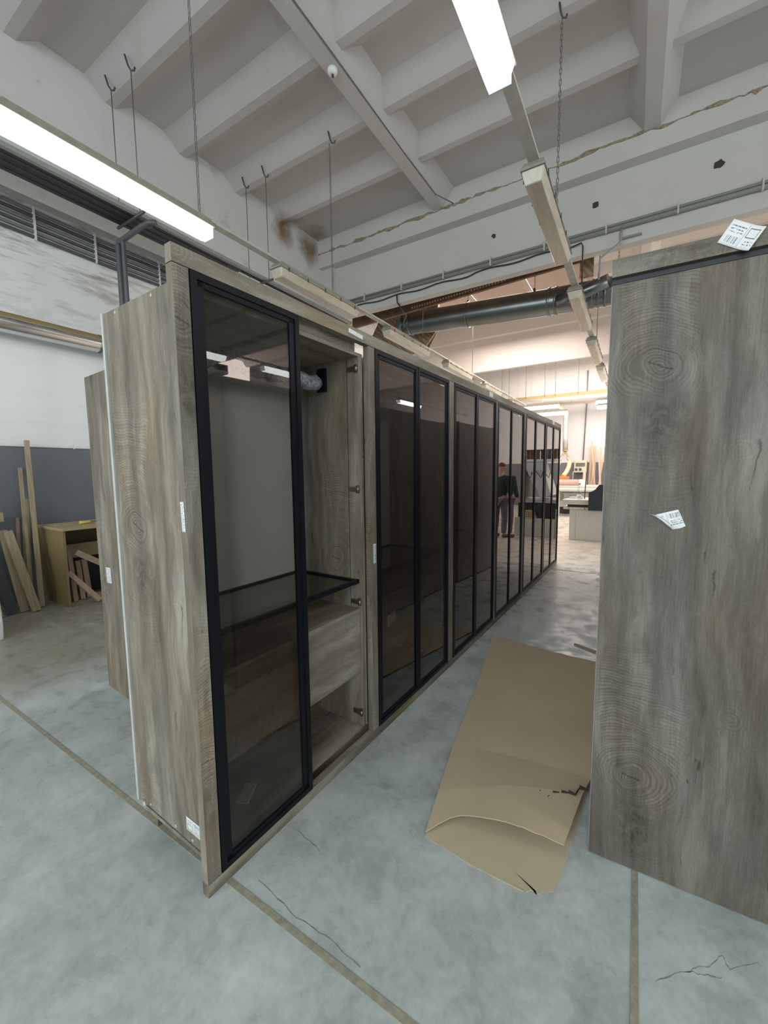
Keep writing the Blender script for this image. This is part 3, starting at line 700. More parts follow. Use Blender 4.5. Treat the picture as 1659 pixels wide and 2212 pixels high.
# upper leaf: rows from the far end to the near fold opening
def lerp(a, b, t): return tuple(x+(y-x)*t for x, y in zip(a, b))
rows = []
A = [(-1.11, 3.80, .006), (-.93, 2.75, .006), (-.835, 2.10, .010), (-.76, 1.72, .020), (-.720, 1.482, .010)]
B = [(-.125, 3.70, .006), (-.125, 2.75, .006), (-.125, 2.19, .022), (-.150, 2.03, .040), (-.185, 1.66, .050)]
NX = 14
ed = [.0]*15
for k in range(len(A)):
    row = []
    for i in range(NX+1):
        u = i/NX; p = list(lerp(A[k], B[k], u))
        if k == 0: p[1] += -.06*math.sin(u*2.6)+random.uniform(-.012, .012); p[2] += .0
        if k == 4: p[1] += .105*math.sin(min(1, u/.22)*math.pi/2)*(1-u*.75)+random.uniform(-.005, .005); p[2] += .045*math.sin(math.pi*u)
        if k == 3: p[2] += .035*math.sin(math.pi*u)
        if k == 2: p[2] += .012*math.sin(math.pi*u)
        p[2] += random.uniform(0, .002); row.append(p)
    rows.append(row)
fine = []
for k in range(len(rows)-1):
    for s in range(5):
        fine.append([V(*a).lerp(V(*b), s/5) for a, b in zip(rows[k], rows[k+1])])
fine.append([V(*a) for a in rows[-1]])
sheet('upper_leaf', fine, M['card'], cb)
# lower leaf
lo = []
for k, (a, b) in enumerate([((-.82, 2.0, .003), (-.13, 2.15, .003)), ((-.755, 1.66, .003), (-.150, 1.90, .003)), ((-.718, 1.474, .004), (-.172, 1.68, .003)), ((-.50, 1.455, .003), (-.185, 1.58, .003)), ((-.300, 1.455, .003), (-.195, 1.512, .003))]):
    row = []
    for i in range(NX+1):
        p = list(lerp(a, b, i/NX))
        if k == 4: p[1] += random.uniform(-.012, .012); 
        row.append(V(*p))
    lo.append(row)
sheet('lower_leaf', lo, M['card_in'], cb, .003)
# tear: dark slit seen in the upper leaf
mb = MB(); pts = [(-.325, 1.925), (-.285, 1.905), (-.27, 1.95), (-.235, 1.975), (-.205, 1.995), (-.175, 2.0), (-.165, 2.055), (-.126, 2.06)]
for a, b in zip(pts, pts[1:]):
    z = .068
    w_ = .0035
    mb.hexa([(a[0], a[1]-w_, .050), (b[0], b[1]-w_, .050), (b[0], b[1]+w_, .050), (a[0], a[1]+w_, .050), (a[0], a[1]-w_, z), (b[0], b[1]-w_, z-.012), (b[0], b[1]+w_, z-.012), (a[0], a[1]+w_, z)])
mb.build('torn_edge', plain('torn_cardboard_edge', (0.05, 0.038, 0.025), .9), cb)
tag(MB().hexa([(-.41, 3.955, 0), (-.22, 3.86, 0), (-.20, 3.885, 0), (-.40, 3.975, 0), (-.41, 3.955, .012), (-.22, 3.86, .012), (-.20, 3.885, .012), (-.40, 3.975, .012)], grain=0).build('timber_offcut', M['pine']), 'small wood strip on the floor behind the cardboard', 'offcut')

# ------------------------------------------------------------------ left side: desk, boards, offcuts
dk = thing('workshop_desk', (-6.55, 2.05, 0), 0, 'open fronted brown board desk with pale chipboard top against the grey wall', 'desk')
box1('top', (0, 0, .935), (.80, 1.35, .965), M['chip'], dk, 1)
box1('side_panel', (.04, .010, 0), (.765, .036, .934), M['mdf'], dk)
box1('side_panel', (.04, 1.30, 0), (.765, 1.326, .934), M['mdf'], dk)
box1('back_board', (.04, .037, .60), (.056, 1.299, .934), M['mdf'], dk)
box1('apron', (.30, .037, .52), (.318, 1.299, .70), M['chip'], dk, 1)
def plank(name, x0, y0, x1, y1, z1, w, th, mat, label, cat='plank', group=None, z0=0):
    """leaning board: foot at (x0,y0,z0), head at (x1,y1,z1), width along the wall"""
    a, b = V(x0, y0, z0), V(x1, y1, z1); d = b-a
    wv = V(0, 1, 0); n_ = d.normalized().cross(wv).normalized(); wv = n_.cross(d.normalized())
    n_ = n_*th/2; wv = wv*w/2
    # keep the foot level with the floor
    c = [a-wv-n_, a+wv-n_, a+wv+n_, a-wv+n_, b-wv-n_, b+wv-n_, b+wv+n_, b-wv+n_]
    lowest = min(p.z for p in c[:4]); c = [p-V(0, 0, lowest-z0) for p in c]
    mb = MB(); mb.off = (random.uniform(0, 9), random.uniform(0, 9)); mb.hexa(c)
    return tag(mb.build(name, mat), label, cat, group)
plank('leaning_batten', -6.10, 1.90, -6.48, 2.02, 2.03, .045, .04, M['pine'], 'tallest pale batten leaning on the grey wall left of the desk')
plank('leaning_batten', -6.19, 1.835, -6.545, 1.95, 1.69, .035, .03, M['pine'], 'second tallest batten, just left of the tallest one by the desk')
plank('leaning_board', -6.25, 1.83, -6.565, 1.975, 1.30, .07, .02, M['pine'], 'wide pale board leaning behind the two tall battens')
plank('leaning_board', -6.32, 1.775, -6.57, 1.885, 1.07, .03, .02, M['pine_pink'], 'narrow low strip leaning at the wall left of the battens')
plank('leaning_board', -5.95, 1.80, -6.30, 1.705, .94, .085, .022, M['pine'], 'front wide pale plank leaning steeply, foot nearest the camera')
plank('leaning_board', -6.06, 1.72, -6.38, 1.68, .95, .08, .02, M['pine'], 'pale plank leaning behind the front wide one')
plank('leaning_board', -6.05, 1.61, -6.35, 1.53, .86, .10, .02, M['dark_board'], 'charcoal board leaning left of the pale planks')
plank('leaning_board', -6.02, 1.49, -6.30, 1.40, .72, .07, .02, M['pine_pink'], 'brown plank leaning at the far left beside the charcoal board')
# timber under the desk
plank('timber_offcut', -5.99, 2.21, -6.05, 2.20, .66, .05, .04, M['pine_pink'], 'upright timber stick standing just inside the desk side panel', 'offcut')
plank('timber_offcut', -6.02, 2.30, -6.07, 2.29, .50, .05, .045, M['pine_pink'], 'shorter upright timber stick under the desk beside the tall one', 'offcut')
plank('timber_offcut', -6.06, 2.39, -6.10, 2.37, .50, .06, .05, M['pine_pink'], 'upright block under the desk against the black board', 'offcut')
plank('timber_offcut', -5.70, 2.36, -5.93, 2.13, .38, .06, .03, M['pine_pink'], 'short stick leaning out from the desk opening onto the floor', 'offcut')
tag(MB().box((0, 0, 0), (.05, .55, .07), 1).xform(Tr(-5.96, 2.21, .61) @ Matrix.Rotation(-.62, 4, 'X')).build('timber_offcut', M['pine_pink']), 'slanting timber piece resting across the sticks under the desk', 'offcut')
tag(box1('black_board', (-6.34, 2.36, 0), (-6.32, 3.1, .66), M['black_board']), 'black board standing upright under the desk', 'board')
tag(box1('timber_offcut', (-5.99, 2.42, 0), (-5.90, 3.1, .06), M['pine_pink'], grain=1), 'long timber block lying on the floor under the desk', 'offcut')
# things on the desk top
for i, (x, y, l, a, z, lab) in enumerate([(-6.40, 2.10, .95, .05, .966, 'thin strip lying at the back of the desk top'), (-6.22, 2.12, 1.0, -.06, .966, 'thin strip lying across the middle of the desk top'), (-6.33, 2.45, .8, .03, .979, 'thin strip on top of the other strips on the desk')]):
    tag(MB().box((0, 0, 0), (.07, l, .012), 1).xform(Tr(x, y, z) @ Rz(a)).build('wood_strip', M['chip']), lab, 'strip')
tag(MB().tube([(-6.10, 2.36, .985), (-6.08, 2.48, .985)], .018, 10).build('tape_roll', M['yellow']), 'small yellow roll lying on the desk top', 'tape')
# pale machine cut by the left frame edge, with a plank end on it
wm = thing('machine_cabinet', (-5.80, .50, 0), 0, 'white machine housing cut off by the left frame edge', 'machine')
MB().prism([(0, 0), (.60, 0), (.63, .15), (.58, .70), (.50, .86), (0, .92)], 1, 0, .80).build('housing', M['whiteplastic'], wm, .012)
box1('foot', (.05, .05, -.0), (.5, .75, .012), M['creamdark'], wm)
tag(box1('timber_plank', (-6.30, 1.0, 1.075), (-6.16, 1.645, 1.18), M['pine'], grain=1), 'pale plank end jutting into the picture above the white machine', 'plank')
tag(box1('plank_post', (-6.33, 1.02, 0), (-6.13, 1.16, 1.074), M['pine'], grain=2), 'wooden post carrying the plank end at the left frame edge', 'post')

# ------------------------------------------------------------------ ducts
def duct(name, pts, r, mat, label, rings=(), n=28):
    t = thing(name, (0, 0, 0), 0, label, 'duct')
    MB().tube(pts, r, n).build('pipe', mat, t)
    for a, b in rings:
        MB().tube([a, b], r*1.06, n).build('clamp_ring', M['duct_dark'] if mat != M['duct_far'] else mat, t)
    return t
duct('air_duct', [(-6.32, YN+.05, 3.38), (-6.32, 6.6, 3.38)], .115, M['duct'], 'dusty round metal duct running along the left wall above the grey dado', [((-6.32, 2.85, 3.38), (-6.32, 2.875, 3.38)), ((-6.32, .6, 3.38), (-6.32, .625, 3.38))])
d2 = duct('air_duct', [(-4.62, 8.3, 4.86), (-4.50, 8.3, 4.87), (-1.55, 8.3, 4.69), (.9, 8.3, 4.60)], .23, M['duct_dark'], 'large dark galvanised duct crossing beyond the first beam',
     [((-4.52, 8.3, 4.87), (-4.49, 8.3, 4.868)), ((-4.36, 8.3, 4.86), (-4.33, 8.3, 4.858)), ((-3.05, 8.3, 4.78), (-3.03, 8.3, 4.779)), ((-1.50, 8.3, 4.69), (-1.46, 8.3, 4.688)), ((-1.38, 8.3, 4.684), (-1.34, 8.3, 4.682)), ((-.78, 8.3, 4.662), (-.75, 8.3, 4.66)), ((-.68, 8.3, 4.659), (-.65, 8.3, 4.657)), ((-.58, 8.3, 4.655), (-.55, 8.3, 4.654))])
MB().tube([(-1.30, 8.12, 4.60), (-.9, 8.0, 4.62), (-.50, 7.9, 4.68)], .11, 18).build('branch_pipe', M['duct_dark'], d2)
for x, z in ((-3.05, 5.0), (-1.75, 4.93)):
    MB().box((x-.02, 8.27, z), (x+.02, 8.33, z+.06)).build('hanger_lug', M['steel'], d2)
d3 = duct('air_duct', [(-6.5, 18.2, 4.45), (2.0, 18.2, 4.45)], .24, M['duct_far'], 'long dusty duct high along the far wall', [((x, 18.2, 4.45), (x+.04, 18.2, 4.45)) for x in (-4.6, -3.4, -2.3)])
arc = [(-6.0, 17.9, 4.02), (-2.85, 17.9, 4.10)]+[(-2.85+.40*math.sin(a), 17.9, 3.70+.40*math.cos(a)) for a in [math.pi/2*k/8 for k in range(1, 9)]]+[(-2.45, 17.9, 2.90), (-2.43, 17.9, 2.35)]
d4 = duct('exhaust_pipe', arc, .105, M['duct_far'], 'bent extraction pipe coming down the far wall to two tan hoses', [((-2.45, 17.9, 3.62), (-2.45, 17.9, 3.60)), ((-2.43, 17.9, 2.38), (-2.43, 17.9, 2.35))])
for sx in (-1, 1):
    MB().tube([(-2.43, 17.9, 2.36), (-2.43+sx*.10, 17.75, 2.15), (-2.41+sx*.19, 17.6, 1.92)], .05, 12).build('branch_pipe', M['duct_far'], d4)
    pts = [(-2.41+sx*(.19+.03*math.sin(k/8*math.pi)-.10*(k/8)**2), 17.6-.9*(k/8), 1.92-.57*(k/8)) for k in range(9)]
    rs = [.075+.006*(k % 2) for k in range(9)]
    MB().tube(pts, .08, 12, rs=rs).build('hose', M['hose'], d4)

# ------------------------------------------------------------------ luminaires
def luminaire(x, y, z, lit, label, rz=0.0, group=None):
    t = thing('ceiling_lamp', (x, y, z), rz, label, 'lamp', group)
    L, w_ = 1.58, .088
    # tray body on top, flared; deep clear cover below
    MB().hexa([(-w_, 0, .115), (w_, 0, .115), (w_, L, .115), (-w_, L, .115), (-w_*.86, .03, .166), (w_*.86, .03, .166), (w_*.86, L-.03, .166), (-w_*.86, L-.03, .166)]).box((-w_-.006, -.006, .098), (w_+.006, L+.006, .116)).build('housing', M['fix_body'], t)
    d = MB().hexa([(-w_*.74, .035, 0), (w_*.74, .035, 0), (w_*.74, L-.035, 0), (-w_*.74, L-.035, 0), (-w_, .006, .098), (w_, .006, .098), (w_, L-.006, .098), (-w_, L-.006, .098)]).build('diffuser', M['diff_on'] if lit else M['diff_off'], t, .008)
    mb = MB()
    for k in range(5):
        for s in (-1, 1): mb.box((s*(w_+.006), .12+k*.33, .080), (s*(w_+.012), .135+k*.33, .125))
    if not lit: mb.build('clip', M['steel'], t)
    else:
        for y0 in (-.001, L-.035): MB().box((-w_*.76, y0+.004, .006), (w_*.76, y0+.034, .096)).build('end_cap', M['diff_end'], t)
    return t
def rail(x, z, y0, y1, label):
    return tag(box1('lamp_rail', (x-.042, y0, z+.167), (x+.042, y1, z+.19), M['rail'], grain=1), label, 'rail')
XA, XB, ZL = -3.66, -.79, 3.875
rail(XA, ZL, -4, 17, 'cream mounting rail of the left lamp row'); rail(XB, ZL, -4, 17, 'cream mounting rail of the right lamp row')
luminaire(XA, 1.13, ZL, True, 'lit tube lamp at upper left, nearest of the left row')
luminaire(XA, 3.58, ZL, False, 'unlit yellowed lamp, first beyond the lit one in the left row')
luminaire(XA, 6.05, ZL, False, 'unlit lamp in the left row just beyond the cross beam')
luminaire(XA, 8.55, ZL, False, 'unlit lamp in the left row in front of the far beam')
luminaire(XA, 11.2, ZL, False, 'farthest small unlit lamp of the left row just above the wardrobes')
luminaire(XB, 1.08, ZL, True, 'lit tube lamp at the top of the picture, nearest of the right row')
luminaire(XB, 3.56, ZL, False, 'large unlit yellowed lamp in front of the cross beam, right row')
luminaire(XB, 6.15, ZL, False, 'unlit lamp passing over the large duct, right row')
luminaire(XB, 8.60, ZL, False, 'fourth lamp of the right row, unlit, below the far beam')
luminaire(XB, 10.8, ZL, False, 'farthest unlit lamp of the right row near the tall wardrobe edge')
for x in (2.05, 4.95):
    tag(rail(x, ZL, -4, 17, 'lamp rail over the right half of the hall, %s row' % ('third' if x < 3 else 'fourth')))
    for y in ((1.1, 6.1, 11.2) if x < 3 else (3.6, 6.1, 11.6)):
        luminaire(x, y, ZL, True, 'lit lamp mirrored in the door glass, %s row, %s one' % ('third' if x < 3 else 'fourth', {1.1: 'near', 3.6: 'near', 6.1: 'middle', 11.2: 'far', 11.6: 'far'}[y]))
# cross-wise lit pairs near the far wall
for x, y, z, l in ((-2.25, 14.9, 3.68, 'lit cross-wise lamp above the far wardrobe end, upper one of the pair'), (-1.98, 14.9, 3.44, 'lit cross-wise lamp above the far wardrobe end, lower one of the pair'),
                   (.40, 15.0, 3.70, 'upper lit cross-wise lamp beside the edge of the tall right wardrobe'), (.44, 15.0, 3.54, 'lower lit cross-wise lamp beside the edge of the tall right wardrobe')):
    luminaire(x, y, z, True, l, math.pi/2)
def chain(x, y, z0, z1, label, twist=True, r=.006):
    mb = MB()
    if twist:
        n_ = int((z1-z0)/.05)
        for k in range(n_):
            a = (k % 2)*math.pi/2; dx, dy = .009*math.cos(a), .009*math.sin(a); zz = z0+k*.05
            mb.tube([(x-dx, y-dy, zz), (x-dx*1.0, y-dy, zz+.056)], .0035, 5); mb.tube([(x+dx, y+dy, zz), (x+dx, y+dy, zz+.056)], .0035, 5)
    else: mb.tube([(x, y, z0), (x, y, z1)], r, 6)
    o = mb.build('hanging_chain' if twist else 'hanging_rod', M['wire']); return tag(o, label, 'chain' if twist else 'rod')
chain(XA, 2.62, 4.06, 5.99, 'chain holding up the lit lamp at upper left')
chain(XA, 4.64, 4.06, 6.0, 'chain holding the first unlit lamp of the left row')
chain(XB, 4.66, 4.06, 6.0, 'long chain beside the large unlit lamp of the right row')
chain(XA, 7.45, 4.06, 5.50, 'thin rod to the left row lamp beyond the beam', False, .005)
chain(XA, 10.3, 4.06, 6.10, 'thin rod to the fourth lamp of the left row', False, .006)
chain(-3.05, 8.3, 5.06, 5.515, 'rod holding the large duct near its middle', False, .006)
chain(-1.75, 8.3, 5.0, 5.515, 'chain holding the large duct left of the lamp row', True)
chain(XB, 9.7, 4.06, 6.28, 'rod above the fourth lamp of the right row', False, .008)
chain(-.35, 7.5, 4.7, 6.30, 'chain hanging beyond the beam beside the tall right wardrobe', True)
for x in (-5.05, -4.75, -4.05, -3.3, -2.9, -2.05): chain(x, 18.0, 4.6, 6.4, 'thin rod holding the far duct, %s' % {-5.05: 'leftmost', -4.75: 'second from the left', -4.05: 'third from the left', -3.3: 'fourth from the left', -2.9: 'second from the right', -2.05: 'rightmost'}[x], False, .008)['group'] = 'rods of the far duct'
def hook(x, y, label):
    mb = MB().tube([(x-.03, y-.04, 6.10), (x-.015, y-.02, 6.0), (x, y, 5.96), (x+.03, y+.02, 5.96), (x+.035, y+.025, 5.99)], .010, 6)
    return tag(mb.build('ceiling_hook', M['steel']), label, 'hook')
for y, s in ((2.71, 'near'), (4.60, 'far')):
    for x, sd in ((-4.84, 'right'), (-5.27, 'left')):
        hook(x, y, 'steel hook on the ceiling rib, %s one of the %s pair above the cable tray' % (sd, s)); chain(x, y, 4.50, 5.96, 'thin rod from the ceiling hook to the cable tray, %s one of the %s pair' % (sd, s), False, .006)
    tag(MB().tube([(-5.33, y, 4.50), (-4.76, y, 4.50)], .016, 8).build('tray_bracket', M['steel']), 'crossbar carrying the cable tray, the %s one' % s, 'bracket')
hook(-3.62, 4.64, 'small hook at the top of the left lamp row chain'); hook(-.785, 4.66, 'small hook at the top of the long chain at upper right')

# cable tray and cables of the left side
ct = thing('cable_tray', (0, 0, 0), 0, 'dark bundle of thick cables in a hanging tray along the left side', 'cable tray')
for i in range(6): MB().tube([(-5.27+i*.055, YN+.1, 4.54+.008*(i % 2)), (-5.27+i*.055, 4.2, 4.54+.008*(i % 2))], .026, 8).build('cable', M['tray'], ct)
box1('tray', (-4.95, YN+.1, 4.517), (-4.90, 6.8, 4.56), M['beamtrunk'], ct, 1)
MB().tube([(-5.02, 4.0, 4.54), (-5.02, 6.8, 4.54)], .022, 8).build('cable', M['tray'], ct)
for i in range(6):
    z = 4.58+i*.062
    pts = [(XL+.03, YN+.1, z+.02), (XL+.03, 1.5, z+.02), (XL+.03, 3.1, z), (XL+.03, 4.2, z+.01), (XL+.03, 6.6, z)]
    tag(MB().tube(pts, .021, 8).build('wall_conduit', M['conduit'] if i % 2 else M['conduit_dk']), '%s of the six parallel conduits along the upper left wall' % ['lowest', 'second lowest', 'third from the bottom', 'third from the top', 'second from the top', 'topmost'][i], 'conduit', 'parallel conduits on the upper left wall')
for y in (2.32, 3.0, 3.9, 1.2):
    tag(MB().box((XL+.012, y, 4.555), (XL+.058, y+.022, 4.935)).build('conduit_clip', M['whiteplastic']), 'pale clip strip over the six wall conduits, %s' % {2.32: 'second from the left', 3.0: 'just left of the drop pipes', 3.9: 'just right of the drop pipes', 1.2: 'nearest the camera'}[y], 'clip', 'clip strips on the wall conduits')
vp = thing('drop_pipe', (0, 0, 0), 0, 'pair of dark pipes dropping from the cable tray behind the wardrobe', 'pipe')
for dx, r in ((-.03, .032), (.085, .026)):
    MB().tube([(-4.86+dx*.8, 2.86, 4.472), (-4.93+dx*.8, 2.80, 4.462), (-5.47+dx, 2.80, 4.43), (-5.50+dx, 2.80, 4.41), (-5.50+dx, 2.80, 3.0), (-5.50+dx, 2.80, 0)], r, 12).build('pipe', M['conduit_dk'], vp)

# trunking and cable on the first cross beam
bt = thing('beam_trunking', (0, 0, 0), 0, 'grey conduit clipped along the face of the cross beam', 'conduit')
MB().tube([(-5.2, 6.815, 4.93), (XR-.1, 6.815, 4.93)], .030, 10).build('pipe', M['beamtrunk'], bt)
MB().tube([(-5.2, 6.825, 4.985), (XR-.1, 6.825, 4.985)], .020, 8).build('pipe', M['beamtrunk'], bt)
x = -4.6
while x < 4: box1('clip', (x, 6.775, 4.89), (x+.02, 6.85, 5.03), M['rail'], bt); x += .82
pts = [(-5.0, 6.81, 4.83)]+[(-4.9+i*.12, 6.82, 4.84+.016*math.sin(i*.9)+(.02 if i > 20 else 0)) for i in range(34)]+[(-.80, 6.80, 4.86), (-.78, 6.80, 4.80), (-.78, 6.82, 4.3)]
tag(MB().tube(pts, .010, 6).build('black_cable', M['blackcable']), 'black cable looping along the cross beam and dropping at its right end', 'cable')
tag(MB().tube([(-3.87, 6.79, 4.83), (-3.86, 6.79, 4.70), (-4.0, 7.4, 4.68), (-4.42, 8.0, 4.75), (-4.45, 8.08, 4.62)], .014, 6).build('black_cable', M['blackcable']), 'black cable hanging from the beam to the left end of the large duct', 'cable')
bk = thing('beam_bracket', (0, 0, 0), 0, 'bent grey steel bracket on the beam above the tall right wardrobe', 'bracket')
MB().tube([(-.30, 6.80, 4.93), (-.31, 6.78, 4.82), (-.30, 6.78, 4.72), (-.55, 6.80, 4.58), (-.56, 6.80, 4.30)], .016, 8).build('arm', M['beamtrunk'], bk)
MB().box((-.30, 6.79, 4.765), (-.06, 6.84, 4.785)).build('plate', M['beamtrunk'], bk)
# fire detector with its wire on the longitudinal rib
sd = thing('ceiling_detector', (-2.98, 3.86, 5.95), 0, 'small round white detector on the long ceiling rib', 'detector')
MB().tube([(0, 0, 0), (0, 0, -.03), (0, 0, -.05), (0, 0, -.055)], .05, 20, rs=[.055, .055, .04, .02]).build('body', M['whiteplastic'], sd)
MB().tube([(0, 0, -.055), (0, 0, -.075)], .014, 12).build('sensor', M['steel'], sd)
tag(MB().tube([(-2.88, YN+.2, 5.955), (-2.885, 2.0, 5.955), (-2.875, 3.75, 5.953), (-2.885, 5.2, 5.955), (-2.87, 6.3, 5.955), (-2.70, 6.62, 5.93)], .007, 6).build('ceiling_wire', M['wire']), 'thin wire running along the right edge of the long ceiling rib', 'wire')

# ------------------------------------------------------------------ far end: saw, sander, control box, timber
sw = thing('panel_saw', (-1.27, 10.10, 0), 0, 'cream panel saw bench with dark guard, below the water bottle', 'machine')
box1('base', (.03, .0, 0), (.85, .75, .70), M['cream'], sw, bevel=.01)
box1('low_base', (.86, .0, 0), (1.95, .75, .44), M['cream'], sw, bevel=.01)
box1('dark_recess', (.86, .12, .441), (1.90, .72, .80), M['creamdark'], sw)
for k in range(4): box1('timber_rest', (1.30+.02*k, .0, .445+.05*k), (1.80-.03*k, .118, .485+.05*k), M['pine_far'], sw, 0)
box1('base_seam', (.16, -.003, .02), (.165, .0, .69), M['fix_body'], sw)
box1('lower_beam', (-.10, -.03, .705), (.80, .80, .755), M['cream'], sw, bevel=.005)
box1('gap', (-.02, .02, .756), (.85, .78, .815), M['creamdark'], sw)
MB().hexa([(-.13, -.06, .816), (.50, -.06, .816), (.50, .9, .816), (-.02, .9, .816), (-.13, -.06, .925), (.50, -.06, .925), (.50, .9, .925), (-.02, .9, .925)]).build('table', M['cream'], sw, .006)
box1('table_extension', (.50, 0.05, .816), (1.75, .9, .90), M['machine_grey'], sw, bevel=.006)
MB().prism([(.42, .70), (.82, .70), (.82, 1.27), (.62, 1.27), (.55, 1.17), (.50, 1.13), (.42, 1.10)], 1, -.14, -.085).build('guard', M['guard'], sw)
mb = MB(); 
for x, z in ((.02, .73), (.34, .73)): mb.tube([(x, -.032, z), (x, -.028, z)], .012, 8)
mb.build('bolt', M['creamdark'], sw)
MB().tube([(.30, .35, .925), (.30, .35, 1.05), (.31, .35, 1.38)], .012, 8).build('blade_post', M['steel'], sw)
# the slanted hood and curtain that the door glass mirrors
MB().prism([(1.62, 1.80), (1.22, 1.80), (.98, 1.00), (1.25, .92)], 1, .15, .72).build('slanted_hood', M['whiteplastic'], sw, .01)
MB().prism([(1.60, 1.70), (1.75, 1.45), (1.75, .92), (1.58, .92)], 1, .2, .7).build('hood_bracket', M['fix_body'], sw, .005)
box1('hood_cap', (.90, .05, 1.80), (1.70, .75, 1.86), M['whiteplastic'], sw)
mb = MB()
for i in range(11): mb.box((.70+i*.095, .10+.02*(i % 3), 1.862), (.785+i*.095, .11+.02*(i % 3), 2.06))
mb.build('dust_curtain', M['strips'], sw)
box1('curtain_rail', (.68, .08, 2.06), (1.76, .18, 2.09), M['steel'], sw)
for x in (.69, 1.74): MB().box((x-.012, .12, .90), (x+.012, .15, 2.06)).build('upright', M['steel'], sw)
for k in range(3): MB().tube([(1.0+k*.2, .12, 1.55), (1.02+k*.2, .06, 1.42), (1.10+k*.2, .05, 1.52), (1.17+k*.2, .1, 1.6)], .010, 6).build('hanging_cable', M['blackcable'], sw)
bl = thing('water_bottle', (-1.055, 10.16, .926), 0, 'clear plastic bottle with dark cap standing on the saw bench', 'bottle')
MB().tube([(0, 0, 0), (0, 0, .02), (0, 0, .16), (0, 0, .26), (0, 0, .315), (0, 0, .34)], .05, 16, rs=[.040, .046, .046, .043, .018, .016]).build('body', M['pet'], bl)
MB().tube([(0, 0, .34), (0, 0, .365)], .019, 12).build('cap', M['button'], bl)
MB().tube([(0, 0, .03), (0, 0, .11)], .047, 16).build('paper_label', M['whiteplastic'], bl)
tag(box1('paper_stack', (-1.32, 10.5, .926), (-1.02, 10.8, .95), M['machine_grey']), 'flat grey plates lying on the saw bench behind the bottle', 'plates')
tag(MB().tube([(-.62, 10.45, .06), (-.45, 10.3, .09), (-.30, 10.5, .06)], .06, 10).build('white_bag', M['whiteplastic']), 'pale crumpled bag on the floor under the saw', 'bag') if False else None
sn = thing('sanding_machine', (-4.6, 16.0, 0), 0, 'long cream sanding machine with pink roller by the far wall', 'machine')
box1('lower_body', (0, .05, .25), (3.35, 1.1, .78), M['cream'], sn, bevel=.01)
box1('upper_body', (0, 0, .80), (3.75, 1.1, 1.03), M['cream'], sn, bevel=.01)
box1('feet', (.1, .1, 0), (3.2, 1.0, .25), M['creamdark'], sn)
MB().tube([(.2, .20, 1.12), (2.9, .20, 1.12)], .13, 20).build('roller', M['pinkroll'], sn)
box1('roller_end', (2.9, .08, 1.03), (3.12, .34, 1.25), M['whiteplastic'], sn, bevel=.01)
MB().tube([(2.66, .05, .62), (2.66, -.0, .62)], .13, 24).build('dial', M['machine_grey'], sn)
MB().tube([(2.66, .0, .62), (2.66, -.02, .62)], .06, 16).build('dial_knob', M['fix_body'], sn)
box1('recess', (2.05, .03, .48), (2.42, .05, .74), M['fix_body'], sn)
box1('table_plate', (2.2, -.9, .88), (4.2, -.05, .94), M['cream'], sn)
box1('table_leg', (2.3, -.8, 0), (2.4, -.7, .88), M['cream'], sn)
box1('table_leg', (4.0, -.8, 0), (4.1, -.7, .88), M['cream'], sn)
tag(box1('orange_connector', (-2.62, 16.20, 1.255), (-2.08, 16.62, 1.35), M['orange'], bevel=.01), 'orange hose connector box on top of the pink roller', 'connector')
cbx = thing('control_box', (-1.93, 18.55, 1.48), 0, 'pale control box with display and blue buttons on the far wall', 'control box')
box1('housing', (-.24, 0, 0), (.24, .2, .50), M['panel_gold'], cbx, bevel=.03)
box1('display', (-.17, -.008, .25), (.17, .0, .40), M['lcd'], cbx)
for x in (-.15, 0.0): box1('button', (x-.05, -.012, .08), (x+.05, 0, .18), M['button'], cbx)
MB().tube([(.16, .0, .13), (.16, -.015, .13)], .05, 14).build('dial', M['whiteplastic'], cbx)
tag(MB().tube([(-1.86, 18.74, 1.98), (-1.80, 18.76, 4.3), (-1.80, 18.76, 5.6)], .022, 8).build('wall_cable', M['conduit']), 'grey cable running up the far wall from the control box', 'cable')
tag(MB().tube([(-2.2, 18.6, 1.14), (-2.2, 18.6, 1.5), (-2.1, 18.6, 1.6)], .02, 8).build('wall_cable', M['whiteplastic']), 'white cable below the control box on the far wall', 'cable')
# vertical seams on the far wall
mb = MB()
for x in (-5.9, -5.2, -4.6, -4.0, -3.2): mb.box((x, YF-.006, 4.7), (x+.02, YF, 6.4))
struct('trim_12', mb, M['far_beam'])
random.seed(12)
far_t = [(-1.56, 2.55, .09, 0), (-1.44, 2.55, .12, .01), (-1.36, 2.30, .06, -.04), (-1.30, 2.20, .05, .22), (-1.52, 1.95, .05, .12), (-1.22, 2.75, .05, -.30), (-1.12, 2.45, .07, -.05), (-1.05, 2.05, .06, -.16), (-.96, 2.20, .07, .08), (-1.68, 1.70, .10, 0)]
desc = ['left wide board of the far timber rack', 'second wide board of the far timber rack', 'strip beside the two wide boards', 'thin batten slanting right', 'short batten slanting right in front of the wide boards', 'tallest thin batten slanting left', 'board behind the tallest slanting batten', 'short slanting batten at the right', 'rightmost upright board next to the right wardrobe edge', 'shortest board at the left end']
for (x, zt, ww, tl), ds in zip(far_t, desc):
    yo = far_t.index((x, zt, ww, tl))*.11; a = V(x, 18.30-yo, 0); b = V(x+tl, 18.72-yo, zt)
    mb = MB().hexa([a+V(-ww/2, -.02, 0), a+V(ww/2, -.02, 0), a+V(ww/2, .02, 0), a+V(-ww/2, .02, 0), b+V(-ww/2, -.02, 0), b+V(ww/2, -.02, 0), b+V(ww/2, .02, 0), b+V(-ww/2, .02, 0)])
    tag(mb.build('stored_board', M['pine_far']), ds+', leaning on the far wall', 'board')
wf = thing('window_rack', (-3.3, 17.2, 0), 0, 'small white frame stand left of the tan hoses', 'stand')
